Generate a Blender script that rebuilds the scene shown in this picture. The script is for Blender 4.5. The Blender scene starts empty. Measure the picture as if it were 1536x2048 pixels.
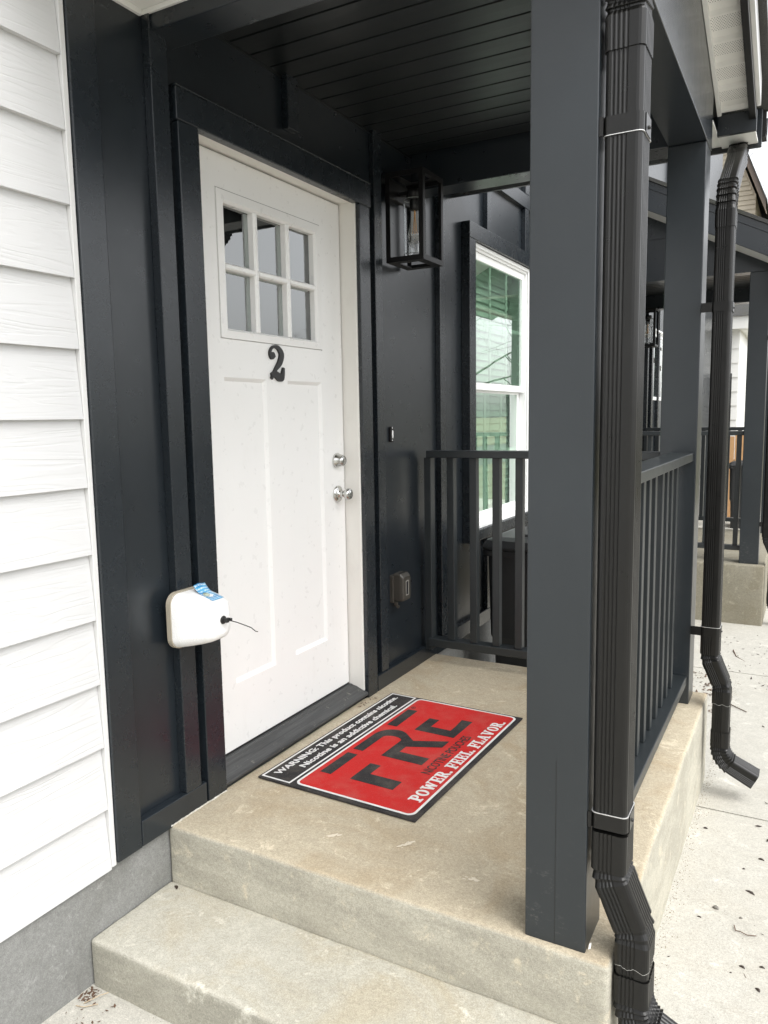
import bpy, bmesh, math, random
from mathutils import Vector, Matrix, noise
random.seed(7)
R = math.radians
sc = bpy.context.scene
# ------------------------------------------------------------------ camera
cd = bpy.data.cameras.new("camera"); cam = bpy.data.objects.new("camera", cd)
sc.collection.objects.link(cam); sc.camera = cam
cd.sensor_fit = 'VERTICAL'; cd.sensor_height = 36.0; cd.lens = 36.0 * 1540.24 / 2048.0
cd.clip_start = 0.05; cd.clip_end = 2000
Rw = ((0.87676152, 0.48064871, -0.01631142), (0.04421161, -0.11432768, -0.99245882), (-0.4788889, 0.86942855, -0.12148837))
CP = Vector((1.73080253, -1.88410912, 1.19235386))
mw = Matrix.Identity(4)
for i in range(3):
    mw[i][0] = Rw[0][i]; mw[i][1] = -Rw[1][i]; mw[i][2] = -Rw[2][i]; mw[i][3] = CP[i]
cam.matrix_world = mw
# ------------------------------------------------------------------ sky, sun, exposure
SUN_EL, SUN_AZ = 56, 110            # azimuth measured clockwise from +Y
w = bpy.data.worlds.new("World"); sc.world = w; w.use_nodes = True
nt = w.node_tree; nt.nodes.clear()
sky = nt.nodes.new("ShaderNodeTexSky"); sky.sky_type = 'NISHITA'; sky.sun_disc = False
sky.sun_elevation = R(SUN_EL); sky.sun_rotation = R(SUN_AZ); sky.air_density = 1.0; sky.dust_density = 3.0; sky.ozone_density = 1.0
hsv = nt.nodes.new("ShaderNodeHueSaturation"); hsv.inputs['Saturation'].default_value = 0.10
bg = nt.nodes.new("ShaderNodeBackground"); bg.inputs['Strength'].default_value = 0.15
wo = nt.nodes.new("ShaderNodeOutputWorld")
nt.links.new(sky.outputs[0], hsv.inputs['Color']); nt.links.new(hsv.outputs[0], bg.inputs['Color']); nt.links.new(bg.outputs[0], wo.inputs[0])
sl = bpy.data.lights.new("sun", 'SUN'); sl.energy = 0.55; sl.angle = R(50); sl.color = (1.0, 0.97, 0.93)
so = bpy.data.objects.new("sun", sl); sc.collection.objects.link(so)
sd = Vector((math.sin(R(SUN_AZ)) * math.cos(R(SUN_EL)), math.cos(R(SUN_AZ)) * math.cos(R(SUN_EL)), math.sin(R(SUN_EL))))
so.rotation_euler = sd.to_track_quat('Z', 'Y').to_euler()
sc.view_settings.view_transform = 'Standard'; sc.view_settings.look = 'None'
sc.view_settings.gamma = 1.0; sc.view_settings.use_curve_mapping = False
sc.view_settings.exposure = 1.38
sc.cycles.max_bounces = 10; sc.cycles.transparent_max_bounces = 24
sc.cycles.use_denoising = True

# ------------------------------------------------------------------ object helpers
OFF = {}
def tag(o, label=None, cat=None, group=None, kind=None):
    if label: o['label'] = label
    if cat: o['category'] = cat
    if group: o['group'] = group
    if kind: o['kind'] = kind
    return o
def thing(name, label, cat, loc=(0, 0, 0), group=None):
    o = bpy.data.objects.new(name, None); sc.collection.objects.link(o)
    o.location = loc; o.empty_display_size = 0.1; OFF[o.name] = Vector(loc)
    return tag(o, label, cat, group)
def kids(o): return [c for c in bpy.data.objects if c.parent == o]
def dup(root, delta, label=None, group=None, name=None):
    def rec(o, par):
        c = o.copy(); sc.collection.objects.link(c); c.parent = par
        for ch in KID.get(o.name, []): 
            d = rec(ch, c); KID.setdefault(c.name, []).append(d)
        return c
    r = rec(root, None); r.location = Vector(root.location) + Vector(delta); OFF[r.name] = r.location.copy()
    if label: r['label'] = label
    if group: r['group'] = group
    return r
KID = {}
class MB:
    def __init__(s): s.v = []; s.f = []; s.sm = []
    def add(s, vs, fs, smooth=False):
        b = len(s.v); s.v += [tuple(v) for v in vs]
        for f in fs: s.f.append(tuple(b + i for i in f)); s.sm.append(smooth)
        return s
    def box(s, x0, x1, y0, y1, z0, z1):
        v = [(x, y, z) for x in (x0, x1) for y in (y0, y1) for z in (z0, z1)]
        return s.add(v, [(0, 1, 3, 2), (4, 6, 7, 5), (0, 4, 5, 1), (2, 3, 7, 6), (0, 2, 6, 4), (1, 5, 7, 3)])
    def prism(s, poly, axis, a, b):   # poly in the two other axes (in xyz order)
        n = len(poly)
        def P(p, t):
            q = list(p); q.insert(axis, t); return tuple(q)
        v = [P(p, a) for p in poly] + [P(p, b) for p in poly]
        fs = [tuple(range(n))[::-1], tuple(range(n, 2 * n))] + [(i, (i + 1) % n, n + (i + 1) % n, n + i) for i in range(n)]
        return s.add(v, fs)
    def loft(s, rings, cap=True, smooth=False, closed=True):
        n = len(rings[0]); v = [p for r in rings for p in r]; fs = []
        m = n if closed else n - 1
        for k in range(len(rings) - 1):
            for i in range(m):
                j = (i + 1) % n
                fs.append((k * n + i, k * n + j, (k + 1) * n + j, (k + 1) * n + i))
        s.add(v, fs, smooth)
        if cap and closed:
            s.add(rings[0], [tuple(range(n))[::-1]]); s.add(rings[-1], [tuple(range(n))])
        return s
    def tube(s, pts, rad, n=8, smooth=True):
        pts = [Vector(p) for p in pts]; rings = []
        up = Vector((0, 0, 1))
        for i, p in enumerate(pts):
            t = (pts[min(i + 1, len(pts) - 1)] - pts[max(i - 1, 0)]).normalized()
            a = t.cross(up); a = a if a.length > 1e-3 else t.cross(Vector((1, 0, 0))); a.normalize(); b = t.cross(a)
            r = rad[i] if isinstance(rad, (list, tuple)) else rad
            rings.append([tuple(p + a * (r * math.cos(2 * math.pi * k / n)) + b * (r * math.sin(2 * math.pi * k / n))) for k in range(n)])
        return s.loft(rings, True, smooth)
    def lathe(s, prof, c, axis=0, n=32, smooth=True):   # prof: (along, radius)
        rings = []
        for a, r in prof:
            ring = []
            for k in range(n):
                t = 2 * math.pi * k / n; q = [r * math.cos(t), r * math.sin(t)]; q.insert(axis, a)
                ring.append((c[0] + q[0], c[1] + q[1], c[2] + q[2]))
            rings.append(ring)
        return s.loft(rings, True, smooth)
    def build(s, name, mat, parent=None, bevel=0, seg=2, fix=True, wn=False):
        me = bpy.data.meshes.new(name)
        off = OFF.get(parent.name, Vector((0, 0, 0))) if parent else Vector((0, 0, 0))
        me.from_pydata([tuple(Vector(v) - off) for v in s.v], [], s.f)
        for i, p in enumerate(me.polygons): p.use_smooth = s.sm[i]
        if fix:
            bm = bmesh.new(); bm.from_mesh(me)
            bmesh.ops.remove_doubles(bm, verts=bm.verts, dist=1e-6) if wn else None
            bmesh.ops.recalc_face_normals(bm, faces=bm.faces); bm.to_mesh(me); bm.free()
        o = bpy.data.objects.new(name, me); sc.collection.objects.link(o)
        me.materials.append(mat)
        if parent:
            o.parent = parent; KID.setdefault(parent.name, []).append(o); OFF[o.name] = off
        if bevel:
            m = o.modifiers.new("bevel", 'BEVEL'); m.width = bevel; m.segments = seg; m.limit_method = 'ANGLE'; m.angle_limit = R(40)
            m.harden_normals = False
        return o
def struct(name, mb, mat, label=None):
    o = mb.build(name, mat); o['kind'] = 'structure'
    if label: o['label'] = label
    return o

# ------------------------------------------------------------------ materials
class NT:
    def __init__(s, name):
        s.m = bpy.data.materials.new(name); s.m.use_nodes = True; s.t = s.m.node_tree
        s.p = s.t.nodes['Principled BSDF']; s.out = s.t.nodes['Material Output']
        s.tc = s.t.nodes.new('ShaderNodeTexCoord')
    def n(s, typ, **kw):
        x = s.t.nodes.new('ShaderNode' + typ)
        for k, v in kw.items(): setattr(x, k, v)
        return x
    def l(s, a, b): s.t.links.new(a, b)
    def mp(s, scale=(1, 1, 1), rot=(0, 0, 0), loc=(0, 0, 0)):
        m = s.n('Mapping'); m.inputs['Scale'].default_value = scale; m.inputs['Rotation'].default_value = rot; m.inputs['Location'].default_value = loc
        s.l(s.tc.outputs['Object'], m.inputs[0]); return m.outputs[0]
    def noise(s, scale, detail=4, rough=.55, vec=None, dist=0.0):
        x = s.n('TexNoise'); x.inputs['Scale'].default_value = scale; x.inputs['Detail'].default_value = detail
        x.inputs['Roughness'].default_value = rough; x.inputs['Distortion'].default_value = dist
        s.l(vec if vec else s.tc.outputs['Object'], x.inputs['Vector']); return x.outputs['Fac']
    def ramp(s, fac, stops):
        r = s.n('ValToRGB'); e = r.color_ramp.elements
        while len(e) < len(stops): e.new(0.5)
        for i, (p, c) in enumerate(stops):
            e[i].position = p; e[i].color = (c, c, c, 1) if isinstance(c, (int, float)) else (*c, 1)
        s.l(fac, r.inputs[0]); return r.outputs[0]
    def mix(s, fac, a, b, mode='MIX'):
        x = s.n('Mix', data_type='RGBA', blend_type=mode)
        if isinstance(fac, (int, float)): x.inputs[0].default_value = fac
        else: s.l(fac, x.inputs[0])
        for k, v in ((6, a), (7, b)):
            if isinstance(v, tuple): x.inputs[k].default_value = (*v, 1)
            else: s.l(v, x.inputs[k])
        return x.outputs[2]
    def math(s, op, a, b=0.0):
        x = s.n('Math', operation=op)
        for k, v in ((0, a), (1, b)):
            if isinstance(v, (int, float)): x.inputs[k].default_value = v
            else: s.l(v, x.inputs[k])
        return x.outputs[0]
    def bump(s, h, strength=.3, dist=.002, prev=None):
        b = s.n('Bump'); b.inputs['Strength'].default_value = strength; b.inputs['Distance'].default_value = dist
        s.l(h, b.inputs['Height'])
        if prev: s.l(prev, b.inputs['Normal'])
        return b.outputs[0]
    def fin(s, col=None, rough=None, nrm=None, metal=0, spec=.5):
        for k, v in (('Base Color', col), ('Roughness', rough)):
            if v is None: continue
            if isinstance(v, tuple): s.p.inputs[k].default_value = (*v, 1)
            elif isinstance(v, (int, float)): s.p.inputs[k].default_value = v
            else: s.l(v, s.p.inputs[k])
        if nrm: s.l(nrm, s.p.inputs['Normal'])
        s.p.inputs['Metallic'].default_value = metal
        s.p.inputs['Specular IOR Level'].default_value = spec
        return s.m

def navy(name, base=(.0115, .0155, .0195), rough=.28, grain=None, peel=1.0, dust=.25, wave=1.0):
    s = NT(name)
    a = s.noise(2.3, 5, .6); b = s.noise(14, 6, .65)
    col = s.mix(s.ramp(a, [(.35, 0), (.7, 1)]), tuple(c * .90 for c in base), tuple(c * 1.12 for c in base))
    sp = s.ramp(s.noise(170, 2, .5), [(.735, 0), (.78, 1)])                       # tiny paint specks
    sp2 = s.math('MULTIPLY', sp, s.ramp(b, [(.5, 0), (.65, 1)]))
    col = s.mix(s.math('MULTIPLY', sp2, .12), col, (.25, .25, .24))
    d = s.math('MULTIPLY', s.ramp(s.noise(6, 7, .7), [(.52, 0), (.75, 1)]), dust * .5)
    col = s.mix(d, col, (.040, .041, .041))
    if 'post' in name:
        sz = s.n('SeparateXYZ'); s.l(s.tc.outputs['Object'], sz.inputs[0])
        zone = s.ramp(sz.outputs[2], [(.12, 1), (.34, 0)])
        scf = s.math('MULTIPLY', s.ramp(s.noise(38, 8, .75, s.mp((1, 1, 1.6))), [(.54, 0), (.68, 1)]), s.ramp(s.noise(7, 4), [(.45, 0), (.6, 1)]))
        col = s.mix(s.math('MULTIPLY', s.math('MULTIPLY', scf, zone), .55), col, (.16, .155, .14))
    rg = s.ramp(b, [(.3, rough - .015), (.7, rough + .035)])
    if grain == 'z': h = s.noise(1.0, 6, .65, s.mp((90, 90, 4)), .25)
    elif grain == 'y': h = s.noise(1.0, 6, .65, s.mp((90, 4, 90)), .25)
    elif grain == 'x': h = s.noise(1.0, 6, .65, s.mp((4, 90, 90)), .25)
    else: h = None
    nn = s.bump(s.noise(160, 2, .5), .10 * peel, .0012)
    nn = s.bump(s.noise(4, 1, .4), .05 * wave, .004, nn)
    if h: nn = s.bump(h, .05, .0008, nn)
    return s.fin(col, rg, nn, spec=.62)
M = {}
M['navy'] = navy('navy_paint')
M['navy_trim_z'] = navy('navy_trim_vertical', grain='z', rough=.26)
M['navy_trim_y'] = navy('navy_trim_horizontal', grain='y', rough=.24)
M['navy_trim_x'] = navy('navy_trim_cross', grain='x', rough=.28)
M['navy_post'] = navy('navy_post', base=(.015, .0200, .0240), grain='z', rough=.30)
M['navy_rail'] = navy('navy_rail', base=(.015, .019, .021), grain=None, rough=.36, dust=.3)
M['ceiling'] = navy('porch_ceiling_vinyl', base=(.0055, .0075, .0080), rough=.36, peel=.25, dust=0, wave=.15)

def white_siding():
    s = NT('white_woodgrain_siding')
    sep = s.n('SeparateXYZ'); s.l(s.tc.outputs['Object'], sep.inputs[0])
    # every course gets its own slice of grain
    crs = s.math('FLOOR', s.math('DIVIDE', s.math('ADD', sep.outputs[2], .04), .178))
    cmb = s.n('CombineXYZ'); s.l(s.math('MULTIPLY', crs, 3.71), cmb.inputs[0])
    s.l(s.math('MULTIPLY', sep.outputs[1], 1.3), cmb.inputs[1]); s.l(s.math('MULTIPLY', sep.outputs[2], 15.0), cmb.inputs[2])
    base = s.noise(1.0, 3, .5, cmb.outputs[0], .4)
    rings = s.math('SINE', s.math('MULTIPLY', base, 62.0))
    amp = s.ramp(s.noise(.8, 2, .5, cmb.outputs[0]), [(.35, .25), (.65, 1)])
    h = s.math('MULTIPLY', s.ramp(s.math('ADD', s.math('MULTIPLY', rings, .5), .5), [(.05, 0), (.5, 1)]), amp)
    fine = s.noise(1.0, 4, .6, s.mp((1, 9, 420)))
    nn = s.bump(h, .42, .0016); nn = s.bump(fine, .20, .0010, nn)
    col = s.mix(s.noise(3, 4), (.53, .535, .54), (.58, .58, .575))
    return s.fin(col, .55, nn)
M['siding'] = white_siding()
def paint(name, col, rough=.4, var=.03, bump=.05, dirt=0):
    s = NT(name); a = s.noise(4, 5, .6)
    c = s.mix(a, tuple(x * (1 - var) for x in col), tuple(min(1, x * (1 + var)) for x in col))
    if dirt:
        d = s.math('MULTIPLY', s.ramp(s.noise(11, 8, .75, s.mp((1, 1, .35))), [(.58, 0), (.78, 1)]), dirt)
        c = s.mix(d, c, (.42, .39, .34))
    return s.fin(c, s.ramp(s.noise(30, 4), [(.3, rough - .04), (.7, rough + .06)]), s.bump(s.noise(60, 3), bump, .002))
M['door'] = paint('door_paint_white', (.80, .80, .785), .30, .014, .04, .14)
M['jamb'] = paint('jamb_paint_cream', (.77, .755, .71), .45, .02, .08, .18)
M['vinyl'] = paint('white_vinyl', (.83, .84, .83), .32, .01, .02)
M['corner_white'] = paint('white_corner_trim', (.60, .60, .59), .5, .02, .04)
M['pvc_trim'] = paint('white_trim', (.80, .80, .77), .4, .02, .04)
def simple(name, col, rough=.5, metal=0, spec=.5, noise_s=60, bump=.05, var=.06):
    s = NT(name); a = s.noise(noise_s * .3, 4)
    c = s.mix(a, tuple(x * (1 - var) for x in col), tuple(min(1, x * (1 + var)) for x in col))
    return s.fin(c, rough, s.bump(s.noise(noise_s, 3), bump, .001) if bump else None, metal, spec)
M['black_metal'] = simple('black_lantern_metal', (.006, .006, .0065), .42, spec=.35)
M['chrome'] = simple('satin_nickel', (.62, .62, .60), .16, 1.0, bump=.02, noise_s=200)
M['number'] = simple('black_house_number', (.010, .010, .011), .4)
M['dark'] = simple('dark_interior', (.006, .006, .007), .9)
M['rubber'] = simple('black_rubber', (.012, .012, .012), .6)
M['alu'] = simple('bare_aluminium_edge', (.75, .75, .74), .35, .6)
M['screw'] = simple('screw_black', (.01, .01, .01), .4)
def spout():
    s = NT('bronze_black_aluminium')
    c = s.mix(s.noise(5, 5), (.0055, .0054, .0050), (.009, .0088, .0082))
    d = s.math('MULTIPLY', s.ramp(s.noise(16, 7, .7, s.mp((1, 1, .3))), [(.55, 0), (.8, 1)]), .18)
    c = s.mix(d, c, (.035, .034, .032))
    return s.fin(c, s.ramp(s.noise(20, 4), [(.3, .27), (.7, .33)]), s.bump(s.noise(9, 2), .08, .003), spec=.38)
M['spout'] = spout()
def concrete(name, c1, c2, stain, scale=1.0, st=.5, streak=None, pit=.5, rough=.85, spots=None, face=None):
    s = NT(name)
    big = s.ramp(s.noise(1.6 * scale, 6, .62, dist=.4), [(.3, 0), (.72, 1)])
    mid = s.ramp(s.noise(9 * scale, 8, .7), [(.35, 0), (.68, 1)])
    col = s.mix(big, c1, c2)
    col = s.mix(s.math('MULTIPLY', mid, .34), col, tuple(x * .74 for x in c1))
    sm = s.ramp(s.noise(34 * scale, 8, .75), [(.40, 0), (.62, 1)]); col = s.mix(s.math('MULTIPLY', sm, .30), col, tuple(x * .72 for x in c2))
    stn = s.math('MULTIPLY', s.ramp(s.noise(3.1 * scale, 7, .66, s.mp(loc=(3.7, 1.2, 5.1)), .8), [(.48, 0), (.66, 1)]), st)
    col = s.mix(stn, col, stain)
    if streak:
        stv = s.ramp(s.noise(1.0, 7, .7, s.mp(streak), .6), [(.38, 0), (.66, 1)])
        col = s.mix(s.math('MULTIPLY', stv, .38), col, tuple(x * .70 for x in c2))
    if face:      # vertical faces mixed greyer, with trowel lines
        ge = s.n('NewGeometry'); sp_ = s.n('SeparateXYZ'); s.l(ge.outputs['True Normal'], sp_.inputs[0])
        vert = s.ramp(s.math('ABSOLUTE', sp_.outputs[2]), [(.25, 1), (.85, 0)])
        lines = s.ramp(s.noise(1.0, 6, .7, s.mp((3, 5, 75), (0, R(9), 0)), .4), [(.35, 0), (.66, 1)])
        fc = s.mix(s.math('MULTIPLY', lines, .4), face, tuple(x * .72 for x in face))
        dmp = s.math('MULTIPLY', s.ramp(s.noise(2.2, 6, .7, s.mp((1, 1, 2.2), loc=(5, 2, 1)), .5), [(.46, 0), (.60, 1)]), .6)
        fc = s.mix(dmp, fc, tuple(x * .62 for x in face))
        col = s.mix(s.math('MULTIPLY', vert, .85), col, fc)
    # pale efflorescence blotches
    pale = s.math('MULTIPLY', s.ramp(s.noise(13 * scale, 9, .72, s.mp(loc=(9, 4, 2)), .6), [(.57, 0), (.66, 1)]), .55)
    col = s.mix(pale, col, tuple(min(.75, x * 1.35) for x in c1))
    gr = s.ramp(s.noise(330, 3, .7), [(.30, .74), (.70, 1.20)])
    col = s.mix(1.0, col, gr, 'MULTIPLY'); col = s.mix(1.0, col, s.ramp(s.noise(120, 4, .75), [(.30, .84), (.70, 1.14)]), 'MULTIPLY')
    if spots:
        v = s.n('TexVoronoi'); v.inputs['Scale'].default_value = spots; s.l(s.tc.outputs['Object'], v.inputs['Vector'])
        dk = s.math('MULTIPLY', s.ramp(v.outputs['Distance'], [(.05, 1), (.13, 0)]), s.ramp(s.noise(7, 4), [(.5, 0), (.6, 1)]))
        col = s.mix(s.math('MULTIPLY', dk, .7), col, (.05, .04, .03))
    nn = s.bump(s.noise(140 * scale, 6, .7), pit * .55, .003)
    nn = s.bump(s.noise(9 * scale, 5, .6), .35, .006, nn)
    if streak: nn = s.bump(s.noise(1.0, 6, .7, s.mp(streak)), .30, .003, nn)
    return s.fin(col, rough, nn, spec=.3)
M['landing'] = concrete('porch_concrete_tan', (.50, .445, .335), (.425, .365, .265), (.35, .275, .175), 1.2, .55, pit=.6, face=(.46, .445, .375))
M['step'] = concrete('step_concrete', (.50, .485, .42), (.41, .39, .32), (.37, .31, .20), 1.0, .45, pit=.5, face=(.41, .395, .33))
M['found'] = concrete('foundation_parge', (.26, .262, .252), (.20, .202, .192), (.15, .15, .135), 1.2, .4, pit=.35)
M['walk'] = concrete('walkway_concrete', (.51, .495, .445), (.45, .435, .385), (.40, .37, .31), .8, .35, pit=.5, spots=60)
M['slab3'] = concrete('old_porch_concrete', (.30, .28, .22), (.24, .22, .165), (.20, .175, .12), 1.6, .5, pit=.6)
def glass(name, tint=(.86, .93, .88), f0=.10, rough=0.0, wav=.25):
    s = NT(name); t = s.t; t.nodes.remove(s.p)
    lw = s.n('LayerWeight'); lw.inputs['Blend'].default_value = .5
    F1 = s.math('ADD', s.math('MULTIPLY', s.math('POWER', lw.outputs['Facing'], 5.0), .955), .045)
    fac = s.math('SUBTRACT', 1.0, s.math('POWER', s.math('SUBTRACT', 1.0, F1), f0))
    tr = s.n('BsdfTransparent'); tr.inputs[0].default_value = (*tint, 1)
    gl = s.n('BsdfGlossy'); gl.inputs['Roughness'].default_value = rough; gl.inputs[0].default_value = (.95, .97, .97, 1)
    mx = s.n('MixShader'); s.l(fac, mx.inputs[0]); s.l(tr.outputs[0], mx.inputs[1]); s.l(gl.outputs[0], mx.inputs[2])
    if wav: b = s.bump(s.noise(1.7, 2), wav, .01); s.l(b, gl.inputs['Normal'])
    s.l(mx.outputs[0], s.out.inputs['Surface']); return s.m
M['win_glass'] = glass('window_glass_green', (.60, .78, .65), 4.6, 0, .05)
M['door_glass'] = glass('door_glass', (.80, .86, .84), 4.5, .01, .12)
M['lamp_glass'] = glass('lantern_glass', (.97, .98, .98), 2.0, 0, 0)
M['bulb_glass'] = glass('bulb_glass', (.98, .96, .92), 1.6, 0, 0)
M['rim'] = simple('glass_edge', (.35, .38, .37), .1, bump=0)
M['filament'] = simple('filament_amber', (.85, .42, .12), .4, bump=0)
M['blind'] = paint('blind_slats', (.76, .78, .76), .5, .02)

# ================================================================== GROUND AND SETTING
def gz(y): return -.36 - .033 * max(min(y, 8.0), -12.0)
g = MB(); ys = [-300, -12, 8, 900]; xs = [-400, 400]
g.add([(x, y, gz(y) - .012) for y in ys for x in xs], [(0, 1, 3, 2), (2, 3, 5, 4), (4, 5, 7, 6)])
s = NT('winter_lawn'); c = s.mix(s.ramp(s.noise(.8, 8, .7), [(.35, 0), (.65, 1)]), (.16, .15, .09), (.10, .115, .05))
c = s.mix(s.math('MULTIPLY', s.noise(40, 5), .5), c, (.22, .19, .12))
struct('ground', g, s.fin(c, .95, s.bump(s.noise(90, 5), .5, .02)), 'winter brown grass stretching away behind the houses')
wk = MB(); N = 60
ylist = [-11.5, -5.2, -1.6, -.2, 1.33, 3.4, 5.5, 7.6, 11.0, 14.0]
for a, b in zip(ylist[:-1], ylist[1:]):      # panels with a narrow joint between them
    for xa, xb in ((-0.2, 3.0), (3.012, 6.2), (6.212, 8.98)):  # outer panels added out of view to bounce light up to the soffits
        a2, b2 = a + .005, b - .005
        wk.add([(xa, a2, gz(a2)), (xb, a2, gz(a2)), (xb, b2, gz(b2)), (xa, b2, gz(b2)),
                (xa, a2, gz(a2) - .03), (xb, a2, gz(a2) - .03), (xb, b2, gz(b2) - .03), (xa, b2, gz(b2) - .03)],
               [(0, 1, 2, 3), (0, 4, 5, 1), (1, 5, 6, 2), (2, 6, 7, 3), (3, 7, 4, 0)])
struct('walkway', wk, M['walk'], 'pale concrete apron beside the porches, widened out of view for bounce light')
rd = MB(); rd.box(11, 18, -200, 400, -.80, -.615)
rd.v = [(x, y, gz(y) - .006 + (0 if z > -.7 else -.1)) for x, y, z in rd.v]
# the road bends with the ground: rebuild with the same stations
rd = MB(); ys = [-250, -12, 8, 600]
rd.add([(x, y, gz(y) - .006) for y in ys for x in (9, 16)], [(0, 1, 3, 2), (2, 3, 5, 4), (4, 5, 7, 6)])
s = NT('asphalt'); struct('road', rd, s.fin(s.mix(s.noise(60, 5), (.05, .05, .05), (.09, .09, .085)), .9, s.bump(s.noise(200, 4), .5, .01)))
# cross road beyond the far porch
rd = MB(); rd.add([(-30, 9.2, gz(8) - .004), (5.15, 9.2, gz(8) - .004), (5.15, 10.9, gz(8) - .004), (-30, 10.9, gz(8) - .004)], [(0, 1, 2, 3)])

# ================================================================== TOWNHOUSE WALL
F = -.025            # porch floor level
WX = .062            # face of the wall panels
H = thing('townhouse', 'dark charcoal board and batten townhouse with a white door numbered 2', 'house', (0, .5, F))
p = MB()             # panel with openings cut (door, window)
DY0, DY1, DZ1 = -.024, .955, 2.10
WY0, WY1, WZ0, WZ1 = 2.135, 3.115, .55, 2.135
xb = -.12
def wallrect(mb, y0, y1, z0, z1, x1=WX): mb.box(xb, x1, y0, y1, z0, z1)
wallrect(p, -.39, DY0, -.03, 2.9); wallrect(p, DY0, DY1, DZ1, 2.9); wallrect(p, DY1, WY0, -.03, 2.9)
wallrect(p, WY0, WY1, -.03, WZ0); wallrect(p, WY0, WY1, WZ1, 2.9); wallrect(p, WY1, 3.95, -.03, 2.9)
p.box(xb, WX, -.39, 3.95, 2.9, 6.4)
p.build('wall_panel', M['navy'], H)
def part(name, mat, mb, parent=H, bevel=0, **k): return mb.build(name, mat, parent, bevel, **k)
BT = []
def batten(y, z0, z1, x1=.090, wdt=.064):
    b = MB(); b.box(WX, x1, y, y + wdt, z0, z1); return part('batten', M['navy_trim_z'], b, bevel=.0025)
batten(-.203, .047, 2.9, .0925, .066)
batten(.45, 2.205, 2.39); batten(1.062, .047, 2.9, .086); batten(1.712, .047, 2.9); batten(2.36, .047, .47); batten(3.03, .047, .47); batten(2.36, 2.225, 2.50); batten(3.03, 2.225, 2.50)
batten(3.03, 2.59, 4.0); batten(2.36, 2.59, 4.0); batten(3.68, .047, 2.50)
b = MB(); b.box(WX, .09, 1.60, 3.95, 2.502, 2.588); part('band_board', M['navy_trim_y'], b, bevel=.002)
for y0, y1 in ((-.388, -.112), (1.014, 2.405), (2.407, 3.95)):
    b = MB(); b.box(WX, .0915, y0, y1, -.032, .046); part('skirt_board', M['navy_trim_y'], b, bevel=.003)
b = MB(); b.box(WX - .03, .0905, -.478, -.3885, -.034, 4.0); part('corner_board', M['navy_trim_z'], b, bevel=.003, )
# foundation
b = MB(); b.box(-.3, .072, -9, 4.8, -1.0, -.036); part('foundation', M['found'], b, bevel=.004)
# white lap siding to the left, one board per course
sd_ = MB(); z = -.045; k = 0
while z < 4.2:
    z1 = z + .178
    sd_.prism([(.083, z), (.083 + .0, z + .0005), (.0665, z1 + .012), (.055, z1 + .012), (.055, z)], 1, -9.0, -.4965)
    z = z1
part('lap_siding', M['siding'], sd_, bevel=.0012)
b = MB(); b.box(.03, .0835, -.4955, -.4795, -.040, 4.2); part('corner_trim', M['corner_white'], b, bevel=.002)
# door casing: two legs and a head, butted
b = MB(); b.box(WX, .0925, -.105, -.018, F - .004, 2.058); b.box(WX, .0925, .925, 1.008, F - .004, 2.058); b.box(WX, .0955, -.112, 1.015, 2.058, 2.150)
b.box(WX, .0965, -.114, 1.017, 2.1505, 2.157)
part('door_casing', M['navy_trim_z'], b, bevel=.003)
# jamb
b = MB(); b.box(-.09, .074, .917, .953, F + .03, 2.10); b.box(-.09, .074, -.038, -.003, F + .03, 2.10); b.box(-.09, .0742, -.003, .917, 2.064, 2.10)
part('door_jamb', M['jamb'], b, bevel=.002)
# black weather strip, its colour also drawing the stop's shadow line
b = MB(); b.box(-.035, -.004, .9140, .9168, .03, 2.06); part('weather_strip_shadow', M['rubber'], b)
# threshold
th = MB()
th.prism([(-.08, .030), (.012, .030), (.020, .026), (.034, .024), (.088, .002), (.0915, -.004), (.0905, -.012), (.076, -.0135), (.076, F), (-.08, F)], 1, -.0175, .9245)
s = NT('weathered_threshold'); c = s.mix(s.ramp(s.noise(1.0, 7, .75, s.mp((60, 3, 60))), [(.3, 0), (.7, 1)]), (.020, .021, .022), (.075, .077, .077))
c = s.mix(s.ramp(s.noise(26, 8, .75), [(.6, 0), (.72, .8)]), c, (.30, .28, .24))
nn = s.bump(s.math('SINE', s.math('MULTIPLY', s.n('SeparateXYZ').outputs[0], 1.0)), .0, .001)
M['thresh'] = s.fin(c, .55, s.bump(s.noise(1.0, 5, .6, s.mp((260, 2, 4))), .6, .003))
part('threshold', M['thresh'], th, bevel=.0015)
b = MB(); b.box(-.03, -.001, 0.002, .913, .0302, .0375); part('door_sweep', M['rubber'], b)

# ------------------------------------------------------------------ the door
D = MB(); Z0, ZT = .038, 2.058
ysb = [0.002, .160, .392, .522, .754, .912]; zsb = [Z0, .270, 1.337, 1.462, 1.950, ZT]
def rectf(mb, y0, y1, z0, z1, x=0.0): mb.add([(x, y0, z0), (x, y1, z0), (x, y1, z1), (x, y0, z1)], [(0, 1, 2, 3)])
LY0, LY1, LZ0, LZ1 = .190, .724, 1.500, 1.908
OY0, OY1, OZ0, OZ1 = .150, .764, 1.464, 1.950
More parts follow.
